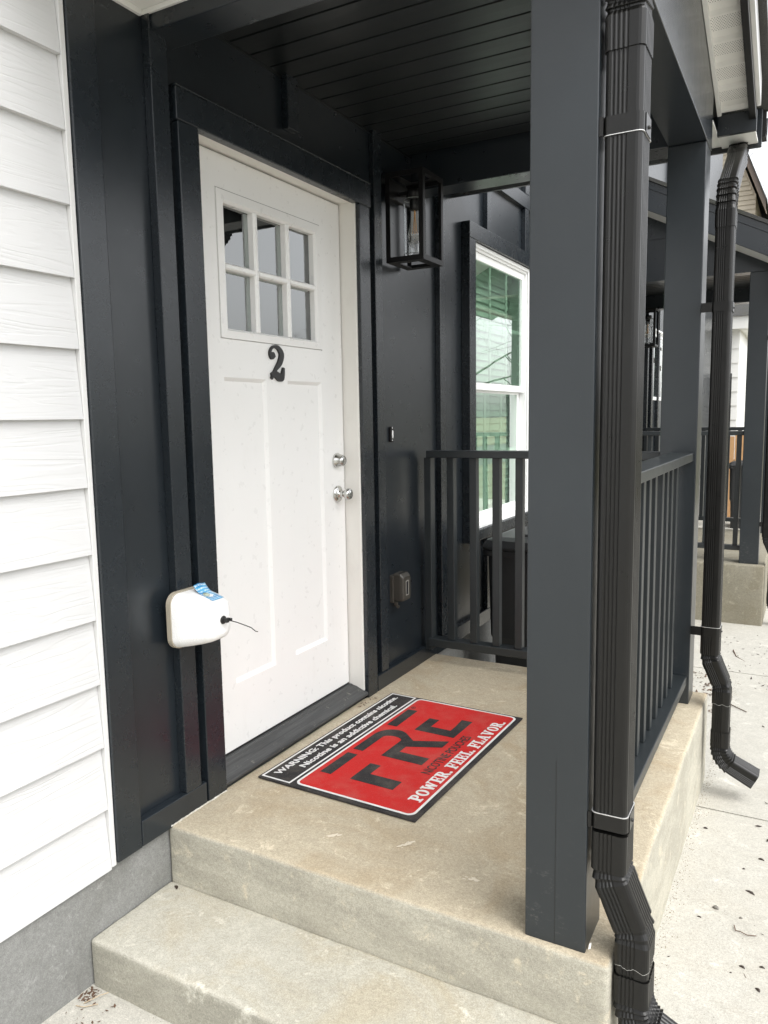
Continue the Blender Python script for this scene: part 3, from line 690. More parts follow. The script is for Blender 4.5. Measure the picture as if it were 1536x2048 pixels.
def downspout(cx, cy, ztop, zs, jog, zj, zk, label, ytop, ztopend, straps, xpost, w=.070, d=.086, end=.30, kick=62):
    D_ = thing('downspout', label, 'downspout', (cx, cy, zs), 'black downspouts')
    pv = Vector
    # straight run
    b = MB(); sweep(b, [pv((cx, cy, ztop)), pv((cx, cy, zj + .11))], 'x', w, d)
    part('pipe', M['spout'], b, D_)
    # top elbow up to the gutter outlet: crimped bend in the YZ plane
    sgn = 1 if ytop > cy else -1
    path = []; p0 = pv((cx, cy, ztop - .03)); path.append(p0); p1 = pv((cx, cy, ztop + .035))
    ang = 58 * sgn; nn_ = 11; q = p1.copy(); pts = [q.copy()]
    for k in range(nn_):
        a = R(ang * (k + .5) / nn_); st = .011; q = q + pv((0, math.sin(a) * st, math.cos(a) * st)); pts.append(q.copy())
    ymid = ytop - sgn * .10
    run = (ymid - q.y) / math.sin(R(ang)); q2 = q + pv((0, math.sin(R(ang)) * run, math.cos(R(ang)) * run)); pts.append(q2.copy()); q = q2.copy()
    for k in range(nn_):
        a = R(ang * (1 - (k + .5) / nn_)); st = .011; q = q + pv((0, math.sin(a) * st, math.cos(a) * st)); pts.append(q.copy())
    pts.append(pv((cx, q.y, max(ztopend, q.z + .02))))
    full = [p0] + pts; cr = [1.035] * len(full)
    for i in range(1, len(full) - 1):
        if 1 <= i <= nn_ + 1 or i >= nn_ + 2: cr[i] = 1.045 if i % 2 else .955
    b = MB(); sweep(b, full[::-1], 'y', w, d, grow=.001, crimp=cr[::-1]); part('upper_elbow', M['spout'], b, D_)
    # lower jog: slips over the pipe, leans out, straightens
    a1 = 23
    p = pv((cx, cy, zj + .088)); path = [p, pv((cx, cy, zj + .012))]; cr = [1.05, 1.05]
    e1 = arc(pv((cx, cy, zj)), 'x', 0, a1, .085, 4); path += e1; cr += [1.05, .945, 1.05, .945, 1.05]
    dd = jog - 2 * .085 * (1 - math.cos(R(a1))); L = max(.02, dd / math.sin(R(a1))); q = path[-1] + pv((math.sin(R(a1)) * L, 0, -math.cos(R(a1)) * L))
    b = MB(); sweep(b, path + [path[-1] + (q - path[-1]) * .22], 'x', w, d, crimp=cr + [1.045]); part('offset_elbow', M['spout'], b, D_)
    e2 = arc(q, 'x', a1, 0, .085, 4); path2 = [path[-1] + (q - path[-1]) * .15] + e2; cr2 = [1.025, 1.025, .94, 1.025, .94, 1.025]
    zz = e2[-1].z; path2.append(pv((e2[-1].x, cy, zz - .055))); cr2.append(1.01)
    b = MB(); sweep(b, path2, 'x', w, d, crimp=cr2); part('offset_elbow', M['spout'], b, D_)
    cx2 = e2[-1].x
    b = MB(); sweep(b, [pv((cx2, cy, zz - .048)), pv((cx2, cy, zk + .04))], 'x', w, d, grow=-.0015); part('pipe', M['spout'], b, D_)
    # bright cut edge between the two lower pieces
    pr = profile(w, d, ribs=True); b = MB()
    b.loft([[(cx2 + u * 1.022, cy + v * 1.022, zz - .0555 + .003 * math.sin(u * 190)) for u, v in pr], [(cx2 + u * 1.022, cy + v * 1.022, zz - .0548 + .003 * math.sin(u * 190)) for u, v in pr]], False); 
    part('cut_edge', M['alu'], b, D_)
    # kick-out
    nk = 12; e3 = arc(pv((cx2, cy, zk)), 'x', 0, kick, .085, nk); crk = [1.045 if i % 2 else .94 for i in range(len(e3))]
    tl = e3[-1] + pv((math.sin(R(kick)), 0, -math.cos(R(kick)))) * .10
    b = MB(); sweep(b, [pv((cx2, cy, zk + .07)), pv((cx2, cy, zk + .004))] + e3 + [tl], 'x', w, d, crimp=[1.03, 1.03] + crk + [1.0], cap=False)
    part('kick_elbow', M['spout'], b, D_)
    for zst, lip in straps: strap(D_, cx, cy, zst, w, d, xpost, lip)
    return D_
downspout(1.3835, -.209, 1.93, .3, .054, .185, -.125, 'black ribbed downspout strapped to the near porch post', -.55, 2.35, ((1.760, -1), (.300, 1)), 1.338, w=.075, d=.088, kick=62)
downspout(1.413, 1.485, 1.93, .3, .050, .205, -.19, 'black ribbed downspout strapped to the far porch post', 1.985, 2.36, ((1.600, 0), (.300, 1)), 1.338, kick=64)

# ================================================================== DOOR MAT
MT = thing('door_mat', 'red and black rubber door mat with white lettering', 'door mat', (.452, .541, F + .002))
MT.rotation_euler = (0, 0, R(-1.9))
def mx(sy, t, z): return (t - .305, sy - .457, z)      # s along the length (Y), t away from the wall (X)
def mbuild(name, mb, mat, par):
    me = bpy.data.meshes.new(name); me.from_pydata(mb.v, [], mb.f)
    bm = bmesh.new(); bm.from_mesh(me); bmesh.ops.recalc_face_normals(bm, faces=bm.faces); bm.to_mesh(me); bm.free()
    o = bpy.data.objects.new(name, me); sc.collection.objects.link(o); me.materials.append(mat); o.parent = par; return o
def carpet(name, col, lint=.35):
    s = NT(name); c = s.mix(s.noise(500, 3, .7), tuple(x * .55 for x in col), tuple(min(1, x * 1.35) for x in col))
    c = s.mix(s.math('MULTIPLY', s.ramp(s.noise(260, 4, .8), [(.58, 0), (.72, 1)]), lint), c, (.45, .40, .36))
    c = s.mix(s.math('MULTIPLY', s.ramp(s.noise(9, 7, .7), [(.45, 0), (.75, 1)]), .18), c, (.35, .30, .25))
    return s.fin(c, .92, s.bump(s.noise(420, 3, .7), .8, .003), spec=.2)
cb, cr_, cw = carpet('mat_black', (.028, .027, .028)), carpet('mat_red', (.52, .022, .020), .42), carpet('mat_white', (.80, .78, .75), .15)
b = MB(); b.box(-.305, .305, -.457, .457, 0, .0065); o = mbuild('mat_base', b, cb, MT); m_ = o.modifiers.new('bevel', 'BEVEL'); m_.width = .002; m_.segments = 2
PZ = [.0066]
def flat(mb, poly, th=.0012):
    z = PZ[0]; PZ[0] += .000004
    n = len(poly); v = [mx(s_, t_, z) for s_, t_ in poly] + [mx(s_, t_, z + th) for s_, t_ in poly]
    mb.add(v, [tuple(range(n))[::-1], tuple(range(n, 2 * n))] + [(i, (i + 1) % n, n + (i + 1) % n, n + i) for i in range(n)])
def rr(s0, s1, t0, t1, r, n=6):
    P = []
    for cx, cy, a0 in ((s1 - r, t1 - r, 0), (s0 + r, t1 - r, 90), (s0 + r, t0 + r, 180), (s1 - r, t0 + r, 270)):
        for k in range(n + 1): a = R(a0 + 90 * k / n); P.append((cx + r * math.cos(a), cy + r * math.sin(a)))
    return P
def ringflat(mb, P, Q, th=.0012):
    z = PZ[0]; PZ[0] += .000004; n = len(P)
    v = [mx(*q, z) for q in P] + [mx(*q, z) for q in Q] + [mx(*q, z + th) for q in P] + [mx(*q, z + th) for q in Q]
    fs = []
    for i in range(n):
        j = (i + 1) % n; fs += [(2 * n + i, 2 * n + j, 3 * n + j, 3 * n + i), (i, j, 2 * n + j, 2 * n + i), (n + i, n + j, 3 * n + j, 3 * n + i)]
    mb.add(v, fs)
b = MB(); ringflat(b, rr(.010, .905, .008, .128, .001, 1), rr(.016, .899, .014, .122, .001, 1)); ringflat(b, rr(.018, .902, .140, .592, .026), rr(.026, .894, .148, .584, .020)); mbuild('white_border', b, cw, MT)
b = MB(); PZ[0] = .0066; flat(b, rr(.0262, .8938, .1482, .5838, .0198), .0008); mbuild('red_field', b, cr_, MT)
def text_into(mb, body, s0, s1, tb, height, th=.0016, z0=.0070, bold=.0, stretch_h=True):
    cu = bpy.data.curves.new('t', 'FONT'); cu.body = body; cu.offset = bold; cu.size = 1.0; cu.resolution_u = 3
    ob = bpy.data.objects.new('t', cu); sc.collection.objects.link(ob)
    dg = bpy.context.evaluated_depsgraph_get(); dg.update(); me = bpy.data.meshes.new_from_object(ob.evaluated_get(dg))
    xs_ = [v.co.x for v in me.vertices]; cap = .72
    sx = (s1 - s0) / (max(xs_) - min(xs_)); sy = height / cap
    V = [(s0 + (v.co.x - min(xs_)) * sx, tb - v.co.y * sy) for v in me.vertices]
    Fs = [tuple(p_.vertices) for p_ in me.polygons]
    n = len(V); bm_edges = {}
    for f_ in Fs:
        for i in range(len(f_)):
            e = (f_[i], f_[(i + 1) % len(f_)]); bm_edges[tuple(sorted(e))] = bm_edges.get(tuple(sorted(e)), 0) + 1
    v = [mx(*q, z0) for q in V] + [mx(*q, z0 + th) for q in V]
    fs = [tuple(n + i for i in f_) for f_ in Fs] + [(a, c_, n + c_, n + a) for (a, c_), k in bm_edges.items() if k == 1]
    mb.add(v, fs)
    sc.collection.objects.unlink(ob); bpy.data.objects.remove(ob); bpy.data.curves.remove(cu); bpy.data.meshes.remove(me)
b = MB(); text_into(b, "WARNING: This product contains nicotine.", .045, .868, .058, .026, bold=.013)
text_into(b, "Nicotine is an addictive chemical.", .130, .784, .102, .026, bold=.013); mbuild('warning_lettering', b, cw, MT)
b = MB(); PZ[0] = .0076
def lift(P): flat(b, P, .0007)
lift([(.130, .168), (.130, .212), (.304, .210), (.304, .168)])
lift([(.134, .288), (.267, .288), (.267, .330), (.196, .330), (.196, .454), (.134, .454)])
# R: hooked bowl, stem and leg as one outline
arcO = [(.490 + .076 * math.cos(R(a)), .236 + .068 * math.sin(R(a))) for a in range(-90, 41, 10)]
lift([(.339, .168)] + arcO[:1] + arcO + [(.505, .330), (.563, .452), (.503, .452), (.446, .331), (.398, .331), (.398, .453), (.339, .453), (.339, .288), (.478, .288)] +
     [(.483 + .024 * math.cos(R(a)), .249 + .039 * math.sin(R(a))) for a in range(90, -91, -15)] + [(.339, .210)])
lift([(.592, .165), (.592, .208), (.774, .204), (.772, .162)])
lift([(.600, .284), (.729, .284), (.729, .327), (.656, .327), (.656, .412), (.700, .412), (.773, .406), (.773, .452), (.600, .452)])
ringflat(b, rr(.788, .808, .162, .182, .0099, 5), rr(.7905, .8055, .1645, .1795, .0074, 5), .0006)
mbuild('logo', b, cb, MT)
b = MB(); text_into(b, "R", .7945, .8025, .1765, .009, th=.0004, z0=.0077, bold=.01); mbuild('registered_mark', b, cb, MT); b = MB(); text_into(b, "NICOTINE POUCHES", .288, .638, .510, .036, th=.0006, z0=.0077, bold=.012); mbuild('small_lettering', b, cb, MT)
# slab serif line POWER. FEEL. FLAVOR.
GL = {}
def G(ch, wd, polys): GL[ch] = (wd, polys)
def bar(x0, y0, x1, y1, t):
    d = math.hypot(x1 - x0, y1 - y0); nx, ny = -(y1 - y0) / d * t / 2, (x1 - x0) / d * t / 2
    return [(x0 + nx, y0 + ny), (x1 + nx, y1 + ny), (x1 - nx, y1 - ny), (x0 - nx, y0 - ny)]
def rc(x0, x1, y0, y1): return [(x0, y0), (x1, y0), (x1, y1), (x0, y1)]
def oval(cx, cy, rx, ry, tx, ty, a0=0, a1=360, n=20):
    out = []
    for k in range(n):
        A, B = R(a0 + (a1 - a0) * k / n), R(a0 + (a1 - a0) * (k + 1) / n)
        q = lambda a, rx_, ry_: (cx + rx_ * math.cos(a), cy + ry_ * math.sin(a))
        out.append([q(A, rx, ry), q(B, rx, ry), q(B, rx - tx, ry - ty), q(A, rx - tx, ry - ty)])
    return out
S_ = .13; T_ = .20
G('P', .66, [rc(.12, .32, 0, 1), rc(0, .44, 0, S_), rc(0, .12, 1 - S_, 1), rc(.32, .42, 1 - S_, 1), rc(.32, .42, .40, .53)] + oval(.42, .70, .24, .30, .19, .15, -90, 90, 10))
G('O', .70, oval(.35, .5, .35, .5, .20, .14))
G('W', 1.05, [bar(.16, .95, .34, .05, .19), bar(.52, .85, .34, .05, .12), bar(.52, .85, .72, .05, .19), bar(.90, .95, .72, .05, .12), rc(0, .36, 1 - S_, 1), rc(.74, 1.05, 1 - S_, 1)])
E_ = [rc(.10, .30, 0, 1), rc(0, .10, 0, S_), rc(0, .10, 1 - S_, 1), rc(.30, .62, 1 - S_, 1), rc(.30, .48, .44, .56), rc(.46, .54, .34, .66), rc(.52, .62, .68, 1 - S_)]
G('E', .66, E_ + [rc(.30, .64, 0, S_), rc(.54, .64, S_, .34)])
G('F', .62, E_ + [rc(.30, .42, 0, S_)])
G('L', .62, [rc(.10, .30, 0, 1), rc(0, .10, 0, S_), rc(0, .10, 1 - S_, 1), rc(.30, .42, 1 - S_, 1), rc(.30, .60, 0, S_), rc(.50, .60, S_, .38)])
G('R', .74, [rc(.10, .30, 0, 1), rc(0, .10, 0, S_), rc(.30, .38, 0, S_), rc(0, .10, 1 - S_, 1), rc(.30, .40, 1 - S_, 1), rc(.30, .40, .42, .54), bar(.42, .46, .60, .08, .18), rc(.54, .74, 0, S_)] + oval(.40, .71, .24, .29, .19, .15, -90, 90, 10))
G('A', .80, [bar(.40, .98, .16, .05, .13), bar(.40, .98, .62, .05, .20), rc(.24, .58, .28, .38), rc(0, .30, 0, S_), rc(.46, .80, 0, S_)])
G('V', .80, [bar(.18, .95, .40, .03, .20), bar(.64, .95, .42, .03, .13), rc(0, .34, 1 - S_, 1), rc(.50, .80, 1 - S_, 1)])
G('.', .20, [rc(0, .19, 0, .19)]); G(' ', .26, [])
b = MB(); PZ[0] = .0076; line = 'POWER. FEEL. FLAVOR.'
tot = sum(GL[c_][0] + .07 for c_ in line) - .07; S0, S1, TB, HT = .104, .828, .572, .046; k_ = (S1 - S0) / tot; cur = S0
for ch in line + ' ':
    if ch == ' ' and b.v: mbuild('slogan_word', b, cw, MT); b = MB()
    for P_ in GL[ch][1]: flat(b, [(cur + x * k_, TB - y * HT) for x, y in P_], .0007)
    cur += (GL[ch][0] + .07) * k_

# ================================================================== WALL LANTERN
def lantern():
    L = thing('wall_lantern', 'black box wall lantern with clear glass cylinder beside the white door', 'lantern', (.055, 1.27, 1.86), 'black wall lanterns')
    x0, x1, y0, y1, z0, z1, t = .082, .262, 1.167, 1.373, 1.862, 2.236, .021
    b = MB(); th_ = .004
    for yy in (y0, y1 - th_):
        b.box(x0, x0 + t, yy, yy + th_, z0, z1); b.box(x1 - t, x1, yy, yy + th_, z0, z1); b.box(x0 + t, x1 - t, yy, yy + th_, z0, z0 + t); b.box(x0 + t, x1 - t, yy, yy + th_, z1 - t, z1)
    xx = x1 - th_ + .0005
    b.box(xx, x1 + .0005, y0 + th_, y0 + t, z0, z1); b.box(xx, x1 + .0005, y1 - t, y1 - th_, z0, z1); b.box(xx, x1 + .0005, y0 + t, y1 - t, z0, z0 + t); b.box(xx, x1 + .0005, y0 + t, y1 - t, z1 - t, z1)
    tt = t; t = .042
    for zz in (z0 - .0005, z1 - .0035):
        b.box(x0 + .001, x0 + t, y0 + .001, y1 - .001, zz, zz + .004); b.box(x1 - t, x1 - .001, y0 + .001, y1 - .001, zz, zz + .004)
        b.box(x0 + t, x1 - t, y0 + .001, y0 + t, zz, zz + .004); b.box(x0 + t, x1 - t, y1 - t, y1 - .001, zz, zz + .004)
    part('lantern_frame', M['black_metal'], b, L)
    b = MB(); b.box(.0625, .0815, 1.215, 1.325, 2.14, 2.215); b.box(.0816, .10, y0 + .003, y1 - .003, z1 - .10, z1 - .022); part('back_plate', M['black_metal'], b, L, bevel=.002)
    b = MB(); b.box(.10, .185, 1.258, 1.282, 2.160, 2.176); b.lathe([(2.176, .0001), (2.176, .034), (2.170, .036), (2.140, .036), (2.138, .0001)], (.172, 1.27, 0), 2, 24); part('arm', M['black_metal'], b, L)
    b = MB(); b.lathe([(2.139, .018), (2.128, .0225), (2.095, .0225), (2.093, .017), (2.093, .0001)], (.172, 1.27, 0), 2, 24); part('socket', M['black_metal'], b, L)
    b = MB(); b.lathe([(2.137, .0485), (1.905, .0485)], (.172, 1.27, 0), 2, 40); b2 = MB()
    rings = []
    for zz, rr_ in ((2.137, .0485), (1.905, .0485), (1.905, .0455), (2.137, .0455), (2.137, .0485)):
        rings.append([(.172 + rr_ * math.cos(2 * math.pi * k / 40), 1.27 + rr_ * math.sin(2 * math.pi * k / 40), zz) for k in range(40)])
    b2.loft(rings[:2], False, False); gl = part('glass_cylinder', M['lamp_glass'], b2, L)
    for p_ in gl.data.polygons: p_.use_smooth = True
    for zz in (1.905, 2.137):
        b = MB(); b.tube([(.172 + .047 * math.cos(2 * math.pi * k / 32), 1.27 + .047 * math.sin(2 * math.pi * k / 32), zz) for k in range(33)], .0014, 6); part('glass_rim', M['rim'], b, gl)
    b = MB(); b.lathe([(2.094, .012), (2.085, .0135), (2.04, .021), (2.005, .0285), (1.985, .0300), (1.968, .0265), (1.956, .017), (1.950, .006), (1.9495, .0005)], (.172, 1.27, 0), 2, 32)
    bu = part('bulb', M['bulb_glass'], b, L)
    b = MB()
    for a in range(4):
        ca, sa = math.cos(a * 1.57 + .4), math.sin(a * 1.57 + .4)
        b.tube([(.172 + ca * .003, 1.27 + sa * .003, 2.055), (.172 + ca * .010, 1.27 + sa * .010, 1.995)], .0011, 6)
    b.tube([(.172, 1.27, 2.092), (.172, 1.27, 2.052)], .003, 8); part('filament', M['filament'], b, bu)
    return L
LA = lantern()

# ================================================================== DOORBELL, OUTLET, FAUCET COVER
B = thing('doorbell', 'small black doorbell with a white lit push strip beside the white door', 'doorbell', (.055, 1.218, 1.117))
b = MB(); b.box(.0552, .074, 1.203, 1.228, 1.083, 1.151); part('housing', M['black_metal'], b, B, bevel=.004, seg=3)
b = MB(); b.lathe([(.0742, .0001), (.0742, .0065), (.0765, .0055), (.0765, .0001)], (0, 0, 0), 0, 20); b.v = [(x, 1.2155 + y, 1.117 + z * 3.1) for x, y, z in b.v]
part('push_button', simple('bell_button', (.85, .85, .83), .25), b, B)
b = MB(); b.lathe([(.0742, .0045), (.0752, .0045), (.0757, .0001)], (0, 1.2155, 1.145), 0, 12); part('screw', M['chrome'], b, B); b = MB(); b.lathe([(.0742, .0045), (.0752, .0045), (.0757, .0001)], (0, 1.2155, 1.089), 0, 12); part('screw', M['chrome'], b, B)
M['bronze_plastic'] = simple('bronze_plastic', (.045, .041, .034), .42, bump=.15)
O_ = thing('outlet_box', 'bronze weatherproof outlet cover low on the charcoal wall beside the door', 'outlet box', (.055, 1.235, .41))
b = MB(); b.box(.0552, .080, 1.190, 1.278, .338, .468); part('back_plate', M['bronze_plastic'], b, O_, bevel=.004, seg=3)
def rrect(cy, cz, hy, hz, r, x, n=5):
    P = []
    for sy_, sz_, a0 in ((1, 1, 0), (-1, 1, 90), (-1, -1, 180), (1, -1, 270)):
        for k in range(n + 1): a = R(a0 + 90 * k / n); P.append((x, cy + sy_ * (hy - r) + r * math.cos(a), cz + sz_ * (hz - r) + r * math.sin(a)))
    return P
b = MB(); b.loft([rrect(1.234, .412, .040, .066, .010, .0805), rrect(1.234, .412, .040, .066, .010, .112), rrect(1.234, .408, .038, .058, .012, .126), rrect(1.234, .408, .034, .054, .012, .1295)], True, False)
part('cover', M['bronze_plastic'], b, O_, bevel=.001)
b = MB(); P = rrect(1.235, .408, .014, .034, .002, .1297); Q = rrect(1.235, .408, .011, .031, .001, .1297); P2 = [(.1306, y, z) for _, y, z in P]; Q2 = [(.1306, y, z) for _, y, z in Q]
b.loft([P, P2, Q2, Q], False); part('viewing_frame', simple('pale_rim', (.34, .33, .30), .4), b, O_)
b = MB(); b.box(.1296, .1300, 1.2245, 1.2455, .3775, .4385); part('viewing_window', M['dark'], b, O_)
b = MB()
for k in range(5): b.box(.098, .116, 1.207 + k * .012, 1.212 + k * .012, .4780, .4790)
part('vent_slots', M['dark'], b, O_)
b = MB(); b.box(.084, .100, 1.188, 1.198, .325, .345); b.box(.094, .108, 1.190, 1.196, .318, .330); part('latch', M['bronze_plastic'], b, O_, bevel=.001)

FC = thing('faucet_cover', 'white foam faucet cover with a blue sticker beside the door casing', 'faucet cover', (.10, -.17, .60))
def foam():
    s = NT('white_foam'); v = s.n('TexVoronoi'); v.inputs['Scale'].default_value = 260; s.l(s.tc.outputs['Object'], v.inputs['Vector'])
    return s.fin(s.mix(s.noise(20, 5), (.74, .74, .73), (.82, .82, .81)), .75, s.bump(v.outputs['Distance'], .5, .0015))
b = MB(); cy, cz = -.172, .603
b.loft([rrect(cy, cz, .078, .082, .034, .1105, 8), rrect(cy, cz, .078, .082, .034, .114, 8), rrect(cy + .003, cz, .071, .078, .033, .140, 8), rrect(cy + .008, cz, .062, .070, .032, .180, 8), rrect(cy + .011, cz - .001, .055, .063, .032, .203, 8), rrect(cy + .012, cz - .001, .050, .058, .031, .213, 8), rrect(cy + .012, cz - .001, .042, .050, .030, .2195, 8), rrect(cy + .012, cz - .001, .034, .042, .028, .2215, 8)], True, True)
part('foam_shell', foam(), b, FC)
b = MB(); b.loft([rrect(cy, cz, .081, .085, .036, .0935, 8), rrect(cy, cz, .081, .085, .036, .110, 8)], True, False)
part('foam_gasket', simple('tan_gasket', (.36, .32, .25), .85, bump=.3), b, FC)
# peeling blue sticker on the top face
b = MB(); n1, n2 = 10, 6; V = []
for i in range(n1 + 1):
    t = i / n1; x = .211 - .078 * t
    zt = cz + (.0605 + (.0785 - .0605) * t) + (.002 if t < .5 else .002 + .020 * ((t - .5) * 2) ** 2)
    for j in range(n2 + 1): V.append((x, cy - .010 + .050 * j / n2 + .006 * t, zt + .002 * math.sin(j * 1.1 + t * 5) * t))
b.add(V, [(i * (n2 + 1) + j, i * (n2 + 1) + j + 1, (i + 1) * (n2 + 1) + j + 1, (i + 1) * (n2 + 1) + j) for i in range(n1) for j in range(n2)], True)
def sticker():
    s = NT('blue_sticker'); c = s.mix(s.ramp(s.noise(60, 2, .5, s.mp((1, .5, 1))), [(.35, 0), (.65, 1)]), (.03, .20, .42), (.10, .38, .62))
    sep = s.n('SeparateXYZ'); s.l(s.tc.outputs['Object'], sep.inputs[0])
    rows = s.math('LESS_THAN', s.math('FRACT', s.math('MULTIPLY', sep.outputs[0], 115)), .42)
    brk = s.math('GREATER_THAN', s.noise(1.0, 2, .6, s.mp((115, 420, 1))), .47)
    c = s.mix(s.math('MULTIPLY', s.math('MULTIPLY', rows, brk), .75), c, (.75, .82, .88))
    return s.fin(c, .3)
st_ = part('sticker', sticker(), b, FC); sm = st_.modifiers.new('solid', 'SOLIDIFY'); sm.thickness = .0006
b = MB(); b.lathe([(0, .0001), (0, .010), (.0006, .010), (.0006, .0001)], (0, 0, 0), 2, 18); b.v = [(.176 + x, cy + .004 + y, cz + .0742 + z + (.185 - (.176 + x)) * .32 - .002) for x, y, z in b.v]
part('sticker_picture', simple('sticker_picture', (.45, .50, .40), .4, noise_s=300, var=.6), b, FC)
b = MB(); c0 = (0, cy + .020, cz - .002); b.lathe([(.2216, .0001), (.2216, .0125), (.2250, .0125), (.2262, .010), (.2262, .0001)], c0, 0, 24)
b.box(.2262, .2420, c0[1] - .006, c0[1] + .005, c0[2] - .006, c0[2] + .007); b.box(.2300, .2480, c0[1] + .0051, c0[1] + .012, c0[2] - .003, c0[2] + .006)
part('cord_lock', M['rubber'], b, FC, bevel=.001)
b = MB(); b.tube([(.244, c0[1] + .004, c0[2]), (.262, c0[1] + .014, c0[2] - .006), (.285, c0[1] + .020, c0[2] - .013), (.305, c0[1] + .028, c0[2] - .021), (.318, c0[1] + .031, c0[2] - .031), (.323, c0[1] + .036, c0[2] - .033)], .0014, 6)
part('cord', M['rubber'], b, FC)

# ================================================================== TRASH BIN
M['bin'] = simple('black_bin_plastic', (.016, .017, .018), .45, bump=.25, noise_s=120)
def bin_(name, x0, x1, y0, y1, z0, z1, label):
    T = thing(name, label, 'trash bin', ((x0 + x1) / 2, (y0 + y1) / 2, z0))
    cx, cy2 = (x0 + x1) / 2, (y0 + y1) / 2; hx, hy = (x1 - x0) / 2, (y1 - y0) / 2
    def rg(k, z): return [(px, py, z) for _, px, py in rrect(cx, cy2, hx * k, hy * k, .05, 0, 5)]
    b = MB(); H_ = z1 - z0
    b.loft([rg(.80, z0), rg(.84, z0 + H_ * .35), rg(.845, z0 + H_ * .40), rg(.90, z0 + H_ * .44), rg(.94, z0 + H_ * .90)], True, False); part('bin_body', M['bin'], b, T, bevel=.004)
    b = MB(); b.loft([rg(1.02, z0 + H_ * .90), rg(1.03, z0 + H_ * .93), rg(.99, z0 + H_ * .935)], True, False); part('bin_rim', M['bin'], b, T)
    b = MB(); b.loft([rg(1.03, z0 + H_ * .936), rg(1.04, z0 + H_ * .95), rg(.96, z0 + H_ * .985), rg(.80, z1)], True, False)
    b.loft([[(px, py, z1 - .004) for _, px, py in rrect(cx, cy2, hx * .5, hy * .6, .04, 0, 5)], [(px, py, z1 + .012) for _, px, py in rrect(cx, cy2, hx * .46, hy * .56, .04, 0, 5)]])
    part('bin_lid', M['bin'], b, T, bevel=.003)
    b = MB(); b.tube([(x0 + .06, y1 + .03, z1 - .05), (x1 - .06, y1 + .03, z1 - .05)], .014, 10); part('bin_handle', M['bin'], b, T)
    for xx in (x0 + .05, x1 - .05 - .04):
        b = MB(); b.lathe([(0, .0001), (0, .11), (.04, .11), (.04, .0001)], (xx, y1 - .02, z0 + .11), 0, 24); part('wheel', M['rubber'], b, T)
    return T
bin_('trash_bin', .215, .775, 1.95, 2.50, gz(2.2), .545, 'black wheeled trash bin standing under the white window')

# ================================================================== NEXT UNIT (far porch)
DX, DY = .081, 5.145
H3 = thing('townhouse', 'neighbouring charcoal townhouse behind the far porch', 'house', (DX, 6.5, F))
b = MB(); b.box(-.2, WX + DX, 3.96, 14.0, -.04, 6.4); part('wall_panel', M['navy'], b, H3)
b = MB(); b.box(-.2, WX + DX + .015, 3.952, 14.0, -1.0, -.042); part('foundation', M['found'], b, H3)
for y in (4.4, 5.1, 5.8, 6.9, 7.6): b = MB(); b.box(WX + DX, WX + DX + .032, y, y + .064, -.03, 2.9); part('batten', M['navy_trim_z'], b, H3)
H3w = window(7.15, 8.13, .55, 2.135, WX + DX + .025, H3, True)
H3u = window(8.20, 9.10, 3.9, 5.2, WX + DX + .025, H3, True)
b = MB(); b.box(WX + DX, WX + DX + .05, 7.06, 7.149, .46, 2.22); part('window_casing', M['navy_trim_z'], b, H3w)
b = MB(); b.box(WX + DX, WX + DX + .05, 8.10, 8.199, 3.8, 5.3); part('window_casing', M['navy_trim_z'], b, H3u)
S3 = thing('concrete_stoop', 'weathered raised concrete landing under the far porch', 'stoop', (.8, 5.8, -.5))
slab('landing', (.14, 1.470, 4.845, 6.90, -.9, F - .004), M['slab3'], S3, cuts=10)
slab('step', (.14, 1.38, 6.905, 7.25, -.9, -.22), M['step'], S3, cuts=6); slab('step', (.14, 1.38, 7.255, 7.60, -.9, -.42), M['step'], S3, cuts=6)
P3 = thing('porch', 'far dark charcoal porch with a sloping shingled roof', 'porch', (.8, 5.8, F))
for ya in (4.905, 6.70): b = MB(); b.box(1.278, 1.420, ya, ya + .142, F - .006, 2.268); part('post', M['navy_post'], b, P3, bevel=.003)
b = MB(); b.box(.137, 1.4205, 4.905, 5.045, 2.27, 2.60); part('beam', M['navy_trim_x'], b, P3)
b = MB(); b.box(.137, 1.4205, 6.70, 6.842, 2.27, 2.60); part('beam', M['navy_trim_x'], b, P3)
b = MB(); b.box(1.28, 1.4207, 5.046, 6.699, 2.27, 2.60); part('beam', M['navy_trim_y'], b, P3)
c = MB(); pr = []; y = 5.05
while y < 6.69:
    pr += [(y, 2.414), (y + .094, 2.414), (y + .0942, 2.425), (y + .1033, 2.425), (y + .1037, 2.414)]; y += .1045
c.add([(x, *q) for x in (.137, 1.28) for q in pr], [(i, i + 1, len(pr) + i + 1, len(pr) + i) for i in range(len(pr) - 1)]); part('ceiling', M['ceiling'], c, P3)
def rz(x): return 2.993 + (x - .580) * (2.569 - 2.993) / (1.404 - .580)
xa, xe = .137, 1.80
def strip(y0, y1, a, b_, name, mat, x0=xa, x1=xe):
    m_ = MB(); m_.prism([(x0, rz(x0) + a), (x1, rz(x1) + a), (x1, rz(x1) + b_), (x0, rz(x0) + b_)], 1, y0, y1) if False else m_.add(
        [(x, y, rz(x) + dz) for y in (y0, y1) for x, dz in ((x0, a), (x1, a), (x1, b_), (x0, b_))],
        [(0, 1, 2, 3), (7, 6, 5, 4), (0, 4, 5, 1), (1, 5, 6, 2), (2, 6, 7, 3), (3, 7, 4, 0)])
    part(name, mat, m_, P3)
strip(4.53, 7.1, -.028, 0, 'roof_shingles', M['shingle'])
strip(4.55, 4.575, -.085, -.030, 'drip_edge', M['navy_trim_x'])
strip(4.556, 4.585, -.245, -.087, 'rake_board', M['navy'])
strip(4.586, 4.905, -.245, -.225, 'rake_soffit', M['pvc_trim'])
